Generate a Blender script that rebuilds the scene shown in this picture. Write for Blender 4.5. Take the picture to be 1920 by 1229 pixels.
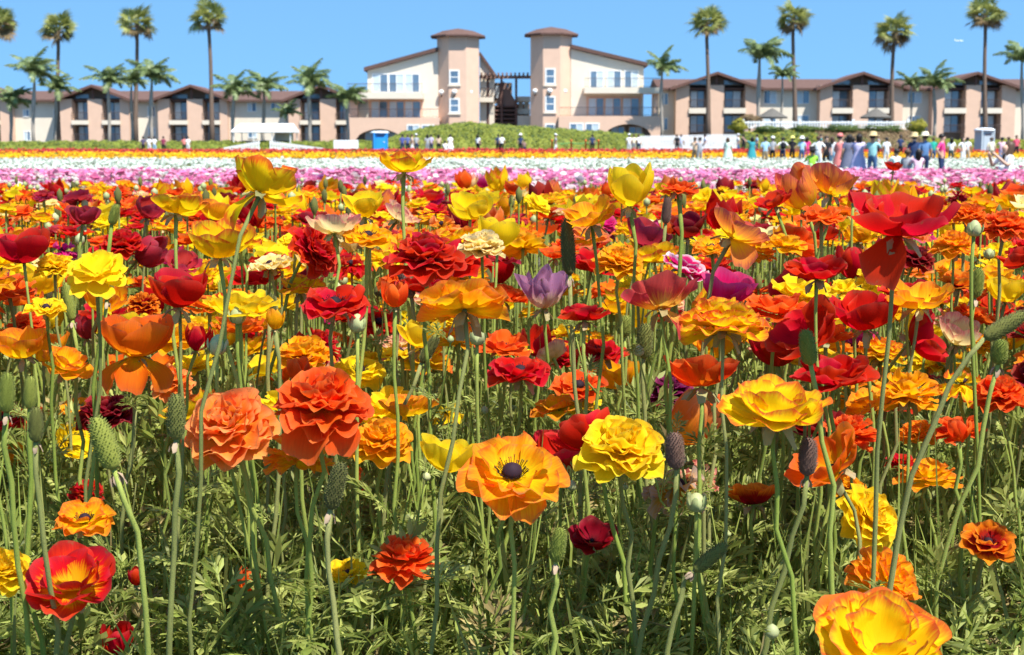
import bpy, math, random
import numpy as np
from mathutils import Vector, Matrix, Euler

SC = bpy.context.scene
for _o in list(bpy.data.objects):
    bpy.data.objects.remove(_o)
COL = SC.collection
R = math.radians
rng = random.Random(11)
NR = np.random.RandomState(7)

# ------------------------------------------------------------------ camera
FPX = 2667.0                    # focal length in photo pixels (50 mm on a 36 mm sensor)
HORIZON = 285.0
CZ = 0.65                       # lens just above the flower tops
PITCH = math.atan((614.5 - HORIZON) / FPX)
cam = bpy.data.cameras.new('camera')
cam.sensor_width = 36.0
cam.lens = 50.0
cam.clip_start = 0.05
cam.clip_end = 9000.0
cam.dof.use_dof = True
cam.dof.focus_distance = 1.9
cam.dof.aperture_fstop = 16.0
cam_o = bpy.data.objects.new('camera', cam)
COL.objects.link(cam_o)
cam_o.location = (0, 0, CZ)
cam_o.rotation_euler = (math.pi / 2 - PITCH, 0, 0)
SC.camera = cam_o

# ------------------------------------------------------------------ sky and sun
SUN_EL, SUN_AZ = 60.0, 38.0     # azimuth: degrees to the right of straight behind the camera
sd = Vector((math.sin(R(SUN_AZ)) * math.cos(R(SUN_EL)), -math.cos(R(SUN_AZ)) * math.cos(R(SUN_EL)), math.sin(R(SUN_EL))))
w = bpy.data.worlds.new('World')
SC.world = w
w.use_nodes = True
nt = w.node_tree
nt.nodes.clear()
wo = nt.nodes.new('ShaderNodeOutputWorld')
bg = nt.nodes.new('ShaderNodeBackground')
sky = nt.nodes.new('ShaderNodeTexSky')
sky.sky_type = 'NISHITA'
sky.sun_disc = False
sky.sun_elevation = R(SUN_EL)
sky.sun_rotation = math.atan2(sd.x, sd.y)
sky.altitude = 30.0
sky.air_density = 1.0
sky.dust_density = 0.0
sky.ozone_density = 1.0
tc = nt.nodes.new('ShaderNodeTexCoord')
va = nt.nodes.new('ShaderNodeVectorMath')
va.operation = 'ADD'
va.inputs[1].default_value = (0, 0, 0.36)
nt.links.new(tc.outputs['Generated'], va.inputs[0])
vn = nt.nodes.new('ShaderNodeVectorMath')
vn.operation = 'NORMALIZE'
nt.links.new(va.outputs[0], vn.inputs[0])
nt.links.new(vn.outputs[0], sky.inputs[0])
tint = nt.nodes.new('ShaderNodeMix')
tint.data_type = 'RGBA'
tint.blend_type = 'MULTIPLY'
tint.inputs[0].default_value = 1.0
tint.inputs[7].default_value = (0.70, 1.01, 1.06, 1)      # the clear cyan-blue of the day, over the whole sky
nt.links.new(sky.outputs[0], tint.inputs[6])
nt.links.new(tint.outputs[2], bg.inputs[0])
bg.inputs[1].default_value = 0.135
nt.links.new(bg.outputs[0], wo.inputs[0])

sun = bpy.data.lights.new('sun', 'SUN')
sun.energy = 4.8
sun.angle = R(0.53)
sun.color = (1.0, 0.955, 0.88)
sun_o = bpy.data.objects.new('sun', sun)
COL.objects.link(sun_o)
sun_o.rotation_euler = (-sd).to_track_quat('-Z', 'Y').to_euler()
sun_o.location = (5, -5, 30)

SC.view_settings.view_transform = 'Standard'
SC.view_settings.look = 'None'
SC.view_settings.exposure = 0.98
SC.view_settings.gamma = 1.0
SC.view_settings.use_curve_mapping = False
SC.cycles.use_denoising = True
SC.cycles.max_bounces = 10
SC.cycles.diffuse_bounces = 6
SC.cycles.transmission_bounces = 8
SC.cycles.transparent_max_bounces = 6

# ------------------------------------------------------------------ pixel helpers
SP, CP = math.sin(PITCH), math.cos(PITCH)
def ray(px, py):
    xc = (px - 960.0) / FPX
    yc = -(py - 614.5) / FPX
    return Vector((xc, CP + yc * SP, -SP + yc * CP))      # depth 1 along the lens axis
def at_depth(px, py, D):
    return Vector((0, 0, CZ)) + ray(px, py) * D
def on_plane(px, py, Y):
    r = ray(px, py)
    t = Y / r.y
    return Vector((r.x * t, Y, CZ + r.z * t))
def X(px, Y):
    return (px - 960.0) / FPX * Y / 1.0105
def Z(py, Y):
    return on_plane(960, py, Y).z

GP = [(-60, -.80), (0, -.80), (3, -.80), (11, -.86), (26, -.96), (48, -1.13), (85, -.89), (100, -.59), (121, -.27), (126, -.2), (140, .2), (160, 1.0), (200, 1.4), (1200, 1.4)]
GY = np.array([a for a, b in GP], float)
GZ = np.array([b + CZ for a, b in GP], float)
def ground(y):
    return np.interp(y, GY, GZ)
TP = [(0, -.15), (3, -.175), (8, -.215), (11, -.247), (26, -.43), (48, -.66), (85, -.42), (100, -.11), (121, .2)]
TY = np.array([a for a, b in TP], float)
TZ = np.array([b + CZ for a, b in TP], float)
def tops(y):
    """mean height of the flower heads"""
    return np.interp(y, TY, TZ)

# ------------------------------------------------------------------ object helpers
def link(o, parent=None):
    COL.objects.link(o)
    if parent is not None:
        o.parent = parent
    return o
def tag(o, label=None, cat=None, group=None, kind=None):
    if label: o['label'] = label
    if cat: o['category'] = cat
    if group: o['group'] = group
    if kind: o['kind'] = kind
    return o
def empty(name, loc=(0, 0, 0), rz=0.0, label=None, cat=None, group=None):
    o = bpy.data.objects.new(name, None)
    o.empty_display_size = 0.1
    link(o)
    o.location = loc
    o.rotation_euler = (0, 0, rz)
    return tag(o, label, cat, group)
def mesh_np(name, V, Q, uv=None, midx=None, mats=(), smooth=True):
    """V (n,3); Q (k,4) quads or (k,3) triangles; uv per vertex"""
    V = np.asarray(V, np.float32); Q = np.asarray(Q, np.int32)
    me = bpy.data.meshes.new(name)
    k, s = Q.shape
    me.vertices.add(len(V)); me.vertices.foreach_set('co', V.ravel())
    me.loops.add(k * s); me.loops.foreach_set('vertex_index', Q.ravel())
    me.polygons.add(k)
    me.polygons.foreach_set('loop_start', np.arange(0, k * s, s, dtype=np.int32))
    me.polygons.foreach_set('loop_total', np.full(k, s, np.int32))
    for m in mats: me.materials.append(m)
    if midx is not None: me.polygons.foreach_set('material_index', np.asarray(midx, np.int32))
    me.polygons.foreach_set('use_smooth', np.full(k, bool(smooth)))
    if uv is not None:
        l = me.uv_layers.new(name='UVMap')
        l.data.foreach_set('uv', np.asarray(uv, np.float32)[Q.ravel()].ravel())
    me.update(calc_edges=True)
    return me
class MB:
    """collects simple solids; build() links them as one mesh object"""
    def __init__(s): s.v = []; s.f = []; s.m = []
    def add(s, vs, fs, m=0):
        b = len(s.v); s.v += [tuple(p) for p in vs]
        s.f += [tuple(b + i for i in f) for f in fs]; s.m += [m] * len(fs)
        return s
    def box(s, x0, x1, y0, y1, z0, z1, m=0):
        vs = [(x0, y0, z0), (x1, y0, z0), (x1, y1, z0), (x0, y1, z0), (x0, y0, z1), (x1, y0, z1), (x1, y1, z1), (x0, y1, z1)]
        return s.add(vs, [(0, 3, 2, 1), (4, 5, 6, 7), (0, 1, 5, 4), (1, 2, 6, 5), (2, 3, 7, 6), (3, 0, 4, 7)], m)
    def prism(s, prof, y0, y1, m=0):
        """profile in (x,z), counter-clockwise seen from -y, extruded from y0 to y1"""
        n = len(prof)
        vs = [(x, y0, z) for x, z in prof] + [(x, y1, z) for x, z in prof]
        fs = [tuple(range(n)), tuple(range(2 * n - 1, n - 1, -1))]
        fs += [(i, i + n, (i + 1) % n + n, (i + 1) % n) for i in range(n)]
        return s.add(vs, fs, m)
    def tube(s, pts, rad, n=8, m=0, caps=True):
        pts = [Vector(p) for p in pts]
        if not hasattr(rad, '__len__'): rad = [rad] * len(pts)
        vs = []
        for i, p in enumerate(pts):
            t = (pts[min(i + 1, len(pts) - 1)] - pts[max(i - 1, 0)]).normalized()
            a = t.orthogonal().normalized() if i == 0 else (a - t * a.dot(t)).normalized()
            b = t.cross(a)
            for k in range(n):
                q = 2 * math.pi * k / n
                vs.append(p + (a * math.cos(q) + b * math.sin(q)) * rad[i])
        fs = [(i * n + k, i * n + (k + 1) % n, (i + 1) * n + (k + 1) % n, (i + 1) * n + k) for i in range(len(pts) - 1) for k in range(n)]
        if caps:
            fs += [tuple(range(n - 1, -1, -1)), tuple(range((len(pts) - 1) * n, len(pts) * n))]
        return s.add(vs, fs, m)
    def lathe(s, prof, n=16, c=(0, 0, 0), m=0, a0=0.0):
        vs = []
        for r, z in prof:
            for k in range(n):
                q = 2 * math.pi * k / n + a0
                vs.append((c[0] + r * math.cos(q), c[1] + r * math.sin(q), c[2] + z))
        fs = [(i * n + k, i * n + (k + 1) % n, (i + 1) * n + (k + 1) % n, (i + 1) * n + k) for i in range(len(prof) - 1) for k in range(n)]
        fs += [tuple(range(n - 1, -1, -1)), tuple(range((len(prof) - 1) * n, len(prof) * n))]
        return s.add(vs, fs, m)
    def mesh(s, name, mats, smooth=False):
        me = bpy.data.meshes.new(name)
        me.from_pydata(s.v, [], s.f)
        for m in (mats if isinstance(mats, (list, tuple)) else [mats]): me.materials.append(m)
        me.polygons.foreach_set('material_index', s.m)
        if smooth: me.polygons.foreach_set('use_smooth', [True] * len(s.f))
        me.update()
        return me
    def build(s, name, mats, parent=None, smooth=False):
        return link(bpy.data.objects.new(name, s.mesh(name, mats, smooth)), parent)

# ------------------------------------------------------------------ materials
def new_mat(name):
    m = bpy.data.materials.new(name); m.use_nodes = True
    n = m.node_tree; n.nodes.clear()
    out = n.nodes.new('ShaderNodeOutputMaterial')
    return m, n, out
def N(nt, t, **kw):
    o = nt.nodes.new(t)
    for k, v in kw.items(): setattr(o, k, v)
    return o
def mth(nt, op, a, b=None, c=None, clamp=False):
    o = nt.nodes.new('ShaderNodeMath'); o.operation = op; o.use_clamp = clamp
    for i, x in enumerate((a, b, c)):
        if x is None: continue
        if isinstance(x, (int, float)): o.inputs[i].default_value = x
        else: nt.links.new(x, o.inputs[i])
    return o.outputs[0]
def ramp(nt, fac, stops, interp='LINEAR'):
    r = nt.nodes.new('ShaderNodeValToRGB'); r.color_ramp.interpolation = interp
    e = r.color_ramp.elements
    while len(e) < len(stops): e.new(0.5)
    for i, (p, c) in enumerate(stops):
        e[i].position = p; e[i].color = (c[0], c[1], c[2], 1)
    nt.links.new(fac, r.inputs[0])
    return r.outputs[0]
def rnd(nt):
    """a random number per object and per loose piece"""
    g = N(nt, 'ShaderNodeNewGeometry'); oi = N(nt, 'ShaderNodeObjectInfo')
    return mth(nt, 'FRACT', mth(nt, 'ADD', g.outputs['Random Per Island'], oi.outputs['Random']))
def noise(nt, scale, detail=3.0, vec=None, rough=0.55):
    n = N(nt, 'ShaderNodeTexNoise'); n.inputs['Scale'].default_value = scale; n.inputs['Detail'].default_value = detail
    n.inputs['Roughness'].default_value = rough
    if vec is None:
        t = N(nt, 'ShaderNodeTexCoord'); vec = t.outputs['Object']
    nt.links.new(vec, n.inputs['Vector'])
    return n.outputs['Fac']
def hsv(nt, col, h=None, s=None, v=None):
    o = N(nt, 'ShaderNodeHueSaturation')
    nt.links.new(col, o.inputs['Color'])
    for k, x in (('Hue', h), ('Saturation', s), ('Value', v)):
        if x is None: continue
        if isinstance(x, (int, float)): o.inputs[k].default_value = x
        else: nt.links.new(x, o.inputs[k])
    return o.outputs[0]
def leafy(nt, out, col, trans=0.35, rough=0.5, spec=0.3, bump=None, bstr=0.2, bdist=0.001, tcol=None):
    p = N(nt, 'ShaderNodeBsdfPrincipled'); p.inputs['Roughness'].default_value = rough
    p.inputs['Specular IOR Level'].default_value = spec
    nt.links.new(col, p.inputs['Base Color'])
    t = N(nt, 'ShaderNodeBsdfTranslucent'); nt.links.new(tcol or col, t.inputs['Color'])
    if bump is not None:
        b = N(nt, 'ShaderNodeBump'); b.inputs['Strength'].default_value = bstr; b.inputs['Distance'].default_value = bdist
        nt.links.new(bump, b.inputs['Height']); nt.links.new(b.outputs[0], p.inputs['Normal'])
    x = N(nt, 'ShaderNodeMixShader'); x.inputs[0].default_value = trans
    nt.links.new(p.outputs[0], x.inputs[1]); nt.links.new(t.outputs[0], x.inputs[2])
    nt.links.new(x.outputs[0], out.inputs['Surface'])
def petal_mat(name, throat, body, edge, t0=.1, t1=.35, e0=.7, e1=1.0, streak=.35, trans=.54, vary=.16, hue=.008):
    m, n, out = new_mat(name)
    uvn = N(n, 'ShaderNodeUVMap'); uvn.uv_map = 'UVMap'
    sp = N(n, 'ShaderNodeSeparateXYZ'); n.links.new(uvn.outputs[0], sp.inputs[0])
    r = rnd(n)
    cv = N(n, 'ShaderNodeCombineXYZ')
    n.links.new(mth(n, 'MULTIPLY', sp.outputs[0], 22.0), cv.inputs[0])
    n.links.new(mth(n, 'MULTIPLY', sp.outputs[1], 1.6), cv.inputs[1])
    n.links.new(mth(n, 'MULTIPLY', r, 40.0), cv.inputs[2])
    st = noise(n, 1.0, 3.0, cv.outputs[0], .65)
    au = mth(n, 'ABSOLUTE', mth(n, 'SUBTRACT', mth(n, 'MULTIPLY', sp.outputs[0], 2.0), 1.0))
    e = mth(n, 'ADD', sp.outputs[1], mth(n, 'MULTIPLY', mth(n, 'POWER', au, 3.0), .12))
    e = mth(n, 'ADD', e, mth(n, 'MULTIPLY', mth(n, 'SUBTRACT', st, .5), streak * 1.6))
    e = mth(n, 'ADD', e, mth(n, 'MULTIPLY', mth(n, 'SUBTRACT', r, .5), .16))
    c = ramp(n, e, [(0.0, throat), (t0, throat), (t1, body), (e0, body), (min(e1, 1.0), edge)])
    r2 = mth(n, 'FRACT', mth(n, 'MULTIPLY', r, 7.31))
    c = hsv(n, c, h=mth(n, 'ADD', .5 - hue, mth(n, 'MULTIPLY', r2, 2 * hue)), v=mth(n, 'ADD', 1 - vary, mth(n, 'MULTIPLY', r, 1.3 * vary)))
    # fine veins, and here and there a browned or bleached spot on the rim
    cv2 = N(n, 'ShaderNodeCombineXYZ')
    n.links.new(mth(n, 'MULTIPLY', sp.outputs[0], 75.0), cv2.inputs[0]); n.links.new(mth(n, 'MULTIPLY', sp.outputs[1], 2.5), cv2.inputs[1]); n.links.new(mth(n, 'MULTIPLY', r, 17.0), cv2.inputs[2])
    vein = noise(n, 1.0, 2.0, cv2.outputs[0])
    c = hsv(n, c, v=mth(n, 'ADD', .84, mth(n, 'MULTIPLY', vein, .32)))
    cv3 = N(n, 'ShaderNodeCombineXYZ')
    n.links.new(mth(n, 'MULTIPLY', sp.outputs[0], 5.0), cv3.inputs[0]); n.links.new(mth(n, 'MULTIPLY', sp.outputs[1], 5.0), cv3.inputs[1]); n.links.new(mth(n, 'MULTIPLY', r, 91.0), cv3.inputs[2])
    sp_ = noise(n, 1.0, 5.0, cv3.outputs[0], .7)
    k = mth(n, 'MULTIPLY', mth(n, 'SUBTRACT', mth(n, 'ADD', sp_, mth(n, 'MULTIPLY', mth(n, 'POWER', sp.outputs[1], 6.0), .16)), .69), 9.0, clamp=True)
    mx = N(n, 'ShaderNodeMix', data_type='RGBA'); n.links.new(mth(n, 'MULTIPLY', k, .75), mx.inputs[0]); n.links.new(c, mx.inputs[6]); mx.inputs[7].default_value = (.30, .13, .05, 1)
    c = mx.outputs[2]
    m2 = N(n, 'ShaderNodeMix', data_type='RGBA'); n.links.new(mth(n, 'MULTIPLY', mth(n, 'POWER', sp.outputs[1], 9.0), .05), m2.inputs[0]); n.links.new(c, m2.inputs[6]); m2.inputs[7].default_value = (.95, .80, .55, 1)
    c = m2.outputs[2]
    leafy(n, out, c, trans, .6, .08, vein, .45, .0009)
    return m
def plain(name, col, rough=.7, spec=.3, nscale=None, namt=.12, metallic=0.0, bump=0.0, rvar=0.0):
    m, n, out = new_mat(name)
    p = N(n, 'ShaderNodeBsdfPrincipled'); p.inputs['Roughness'].default_value = rough
    p.inputs['Specular IOR Level'].default_value = spec; p.inputs['Metallic'].default_value = metallic
    c = N(n, 'ShaderNodeRGB'); c.outputs[0].default_value = (*col, 1)
    c = c.outputs[0]
    v = None
    if nscale:
        f = noise(n, nscale, 4.0)
        v = mth(n, 'ADD', 1 - namt, mth(n, 'MULTIPLY', f, 2 * namt))
        if bump:
            b = N(n, 'ShaderNodeBump'); b.inputs['Strength'].default_value = bump; b.inputs['Distance'].default_value = .02
            n.links.new(f, b.inputs['Height']); n.links.new(b.outputs[0], p.inputs['Normal'])
    if rvar:
        q = mth(n, 'ADD', 1 - rvar, mth(n, 'MULTIPLY', rnd(n), 2 * rvar))
        v = q if v is None else mth(n, 'MULTIPLY', v, q)
    if v is not None: c = hsv(n, c, v=v)
    n.links.new(c, p.inputs['Base Color']); n.links.new(p.outputs[0], out.inputs['Surface'])
    return m
def green(name, c0, c1, trans=.3, vary=.3, rough=.55, spec=.3, nscale=None):
    m, n, out = new_mat(name)
    r = rnd(n)
    c = ramp(n, r, [(0, c0), (1, c1)])
    r2 = mth(n, 'FRACT', mth(n, 'MULTIPLY', r, 5.77))
    v = mth(n, 'ADD', 1 - vary, mth(n, 'MULTIPLY', r2, 2 * vary))
    if nscale: v = mth(n, 'MULTIPLY', v, mth(n, 'ADD', .7, mth(n, 'MULTIPLY', noise(n, nscale), .6)))
    c = hsv(n, c, v=v)
    leafy(n, out, c, trans, rough, spec)
    return m
YEL = (.93, .66, .008); YEL2 = (.92, .52, .004); ORG = (.86, .20, .006); RDO = (.86, .10, .008); RED = (.58, .010, .004)
DRED = (.30, .004, .010); CRIM = (.52, .035, .045); SALM = (.90, .27, .095); CRM = (.90, .72, .36); MAG = (.66, .010, .16); PUR = (.33, .13, .36); PNK = (.80, .22, .24)
PM = {
 'Y':   petal_mat('petal_yellow', YEL, (.95, .71, .012), (.95, .68, .010), streak=.15),
 'YO':  petal_mat('petal_yellow_orange_edge', YEL, YEL, (.80, .13, .006), e0=.8, e1=1.0, streak=.3),
 'AM':  petal_mat('petal_amber', (.93, .56, .005), (.93, .53, .005), (.92, .38, .006), streak=.25),
 'OY':  petal_mat('petal_orange_yellow_throat', YEL, (.92, .40, .006), (.88, .22, .006), t0=.36, t1=.72, e0=.8, streak=.6),
 'O':   petal_mat('petal_orange', YEL2, ORG, (.82, .15, .008), t0=.15, t1=.5, streak=.4),
 'RO':  petal_mat('petal_red_orange', ORG, RDO, (.86, .15, .015), t0=.15, t1=.5, streak=.45),
 'R':   petal_mat('petal_red', (.52, .006, .004), (.62, .006, .004), (.66, .012, .006), streak=.25),
 'RY':  petal_mat('petal_red_yellow_throat', (.92, .50, .006), (.75, .03, .010), (.62, .010, .010), t0=.4, t1=.66, streak=.6),
 'DR':  petal_mat('petal_dark_red', (.16, .003, .006), DRED, (.34, .010, .018), streak=.3),
 'DO':  petal_mat('petal_maroon_orange_edge', (.28, .004, .012), (.45, .012, .008), (.88, .26, .006), t0=.1, t1=.4, e0=.55, e1=.85, streak=.3),
 'C':   petal_mat('petal_crimson', (.34, .012, .03), CRIM, (.42, .02, .055), streak=.35),
 'CY':  petal_mat('petal_crimson_yellow_throat', (.88, .52, .07), (.62, .06, .06), (.52, .05, .055), t0=.3, t1=.66, streak=.5),
 'S':   petal_mat('petal_salmon', (.93, .48, .02), (.92, .25, .025), (.93, .34, .09), t0=.3, t1=.62, streak=.35),
 'SY':  petal_mat('petal_peach_yellow_throat', (.93, .62, .012), (.90, .30, .05), (.58, .08, .06), t0=.3, t1=.62, e0=.74, streak=.55),
 'P':   petal_mat('petal_cream_pink_edge', (.90, .72, .22), CRM, (.78, .22, .20), e0=.7, streak=.45),
 'L':   petal_mat('petal_pale_yellow', (.92, .70, .16), (.92, .74, .26), (.92, .76, .40), streak=.2),
 'M':   petal_mat('petal_magenta', (.56, .02, .16), MAG, (.72, .05, .24), streak=.3),
 'MW':  petal_mat('petal_magenta_white_edge', (.80, .45, .55), (.68, .012, .16), (.90, .70, .74), e0=.82, e1=.97, streak=.12),
 'U':   petal_mat('petal_faded_purple', (.78, .56, .25), (.74, .52, .34), (.46, .20, .34), t0=.1, t1=.3, e0=.42, e1=.66, streak=.4),
 'PD':  petal_mat('petal_plum', (.12, .004, .05), (.20, .006, .075), (.30, .02, .13), streak=.3),
 'W':   petal_mat('petal_withered', (.80, .40, .02), (.62, .30, .03), (.55, .40, .30), e0=.5, streak=.7, vary=.4),
}
# stems and greens
def stem_mat(name, c0, c1):
    m, n, out = new_mat(name)
    oi = rnd(n)
    f = noise(n, 55.0, 5.0)
    f2 = noise(n, 900.0, 2.0)
    c = ramp(n, mth(n, 'ADD', mth(n, 'MULTIPLY', oi, .55), mth(n, 'MULTIPLY', f, .45)), [(0.1, c0), (.9, c1)])
    c = hsv(n, c, v=mth(n, 'ADD', .72, mth(n, 'MULTIPLY', f2, .56)))
    p = N(n, 'ShaderNodeBsdfPrincipled'); p.inputs['Roughness'].default_value = .75; p.inputs['Specular IOR Level'].default_value = .12
    p.inputs['Sheen Weight'].default_value = .08; p.inputs['Sheen Roughness'].default_value = .4
    p.inputs['Sheen Tint'].default_value = (.8, .9, .6, 1)
    b = N(n, 'ShaderNodeBump'); b.inputs['Strength'].default_value = .5; b.inputs['Distance'].default_value = .0008
    n.links.new(f2, b.inputs['Height']); n.links.new(b.outputs[0], p.inputs['Normal'])
    n.links.new(c, p.inputs['Base Color']); n.links.new(p.outputs[0], out.inputs['Surface'])
    return m
STEM = stem_mat('stem_green', (.15, .21, .03), (.30, .34, .075))
STEMB = stem_mat('stem_brownish', (.15, .17, .045), (.25, .25, .085))
SEPAL = green('sepal', (.28, .27, .10), (.36, .26, .12), .25, .2)
BUDG = green('bud_green', (.30, .36, .14), (.40, .42, .20), .1, .12)
CENT = plain('flower_centre_dark', (.02, .008, .014), .75, .2, 800, .5, rvar=.3)
SEEDG = stem_mat('seed_head_green', (.11, .145, .02), (.25, .265, .05))
SEEDD = stem_mat('seed_head_dark', (.05, .045, .018), (.17, .18, .04))
SEEDP = stem_mat('seed_head_purple', (.06, .03, .025), (.16, .095, .07))
LEAF = green('foliage_leaf', (.17, .225, .035), (.42, .45, .125), .5, .45, .5, .3)
LEAFD = green('withered_leaf', (.20, .15, .06), (.36, .29, .12), .25, .35, .8, .1)
LEAF2 = green('clover_leaf', (.055, .15, .028), (.12, .24, .05), .35, .25, .4, .4)
DRY = plain('dry_petal', (.36, .26, .17), .8, .2, 200, .3)

# ------------------------------------------------------------------ the ground
def build_ground():
    xs = np.array([-900, -300, -120, -60, -30, -12, -5, -2, 0, 2, 5, 12, 30, 60, 120, 300, 900], float)
    ys = np.array([-60, -10, 0, 1.5, 3, 5, 8, 11, 18, 26, 37, 48, 60, 72, 85, 92, 100, 110, 121, 126, 133, 140, 150, 160, 180, 200, 400, 1200, 4000], float)
    V = np.array([(x, y, ground(min(y, 1200))) for y in ys for x in xs])
    nx = len(xs)
    Q = np.array([(j * nx + i, j * nx + i + 1, (j + 1) * nx + i + 1, (j + 1) * nx + i) for j in range(len(ys) - 1) for i in range(nx - 1)])
    m, n, out = new_mat('soil')
    f = noise(n, 1.2, 6.0); f2 = noise(n, 30.0, 5.0)
    c = ramp(n, mth(n, 'ADD', mth(n, 'MULTIPLY', f, .5), mth(n, 'MULTIPLY', f2, .5)), [(.3, (.045, .032, .02)), (.5, (.09, .07, .04)), (.7, (.07, .085, .03))])
    p = N(n, 'ShaderNodeBsdfPrincipled'); p.inputs['Roughness'].default_value = .95
    b = N(n, 'ShaderNodeBump'); b.inputs['Strength'].default_value = .6; b.inputs['Distance'].default_value = .03
    n.links.new(f2, b.inputs['Height']); n.links.new(b.outputs[0], p.inputs['Normal'])
    n.links.new(c, p.inputs['Base Color']); n.links.new(p.outputs[0], out.inputs['Surface'])
    tag(link(bpy.data.objects.new('ground', mesh_np('ground', V, Q, mats=[m]))), 'brown soil of the sloping flower field', kind='structure')
build_ground()

# ------------------------------------------------------------------ hotel
PEACH = plain('stucco_peach', (.66, .45, .33), .9, .15, 1.1, .09, bump=.15)
CREAM = plain('stucco_cream', (.70, .62, .50), .9, .15, 1.1, .09, bump=.15)
TILE = plain('roof_tile_brown', (.125, .072, .058), .85, .2, 2.5, .25, bump=.3)
FASCIA = plain('fascia_brown', (.14, .075, .06), .8, .2, 3.0, .15)
TRIM = plain('trim_white', (.80, .79, .75), .6, .3, 5, .04)
GLASS = plain('window_glass', (.10, .16, .23), .05, 1.0, .9, .5)  # blue base colour stands in for the sky reflected in the panes
CURT = plain('curtain_behind_glass', (.48, .57, .62), .22, .6, 6.0, .25)
RAILM = plain('railing_brown', (.10, .07, .06), .6, .3)
SHADE = plain('balcony_shade', (.22, .16, .12), .9, .1, 3, .1)  # dark brown with the shade of the recesses put into its colour
WOOD = plain('stair_wood', (.22, .135, .105), .8, .2, 8, .25)
LAMPW = plain('lamp_globe', (.85, .85, .82), .4, .4)

def window_pair(par, name, x0, x1, y, z0, z1, frame=TRIM, n=2, fw=.09, curt=0):
    """a framed window with n panes standing proud of wall plane y (facing -y)"""
    f = MB()
    f.box(x0 - fw, x0, y - .06, y + .05, z0 - fw, z1 + fw); f.box(x1, x1 + fw, y - .06, y + .05, z0 - fw, z1 + fw)
    f.box(x0, x1, y - .06, y + .05, z1, z1 + fw); f.box(x0, x1, y - .09, y + .05, z0 - fw, z0)
    wd = (x1 - x0) / n
    for i in range(1, n):
        f.box(x0 + wd * i - .035, x0 + wd * i + .035, y - .05, y + .05, z0, z1)
    fo = f.build(name, frame, par)
    for i in range(n):
        a = x0 + wd * i + (.035 if i else 0); b = x0 + wd * (i + 1) - (.035 if i < n - 1 else 0)
        MB().box(a, b, y - .02, y + .03, z0, z1).build('pane', CURT if (i + curt) % 2 == 0 else GLASS, fo)
    return fo
def railing(par, x0, x1, y, z0, h=1.0, step=.16):
    r = MB()
    r.box(x0, x1, y - .03, y + .03, z0 + h - .06, z0 + h); r.box(x0, x1, y - .02, y + .02, z0 + .08, z0 + .12)
    k = max(2, int((x1 - x0) / step))
    for i in range(k + 1):
        x = x0 + (x1 - x0) * i / k
        r.box(x - .012, x + .012, y - .012, y + .012, z0 + .002, z0 + h - .06)
    return tag(r.build('railing', RAILM, par), kind='stuff')

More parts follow.
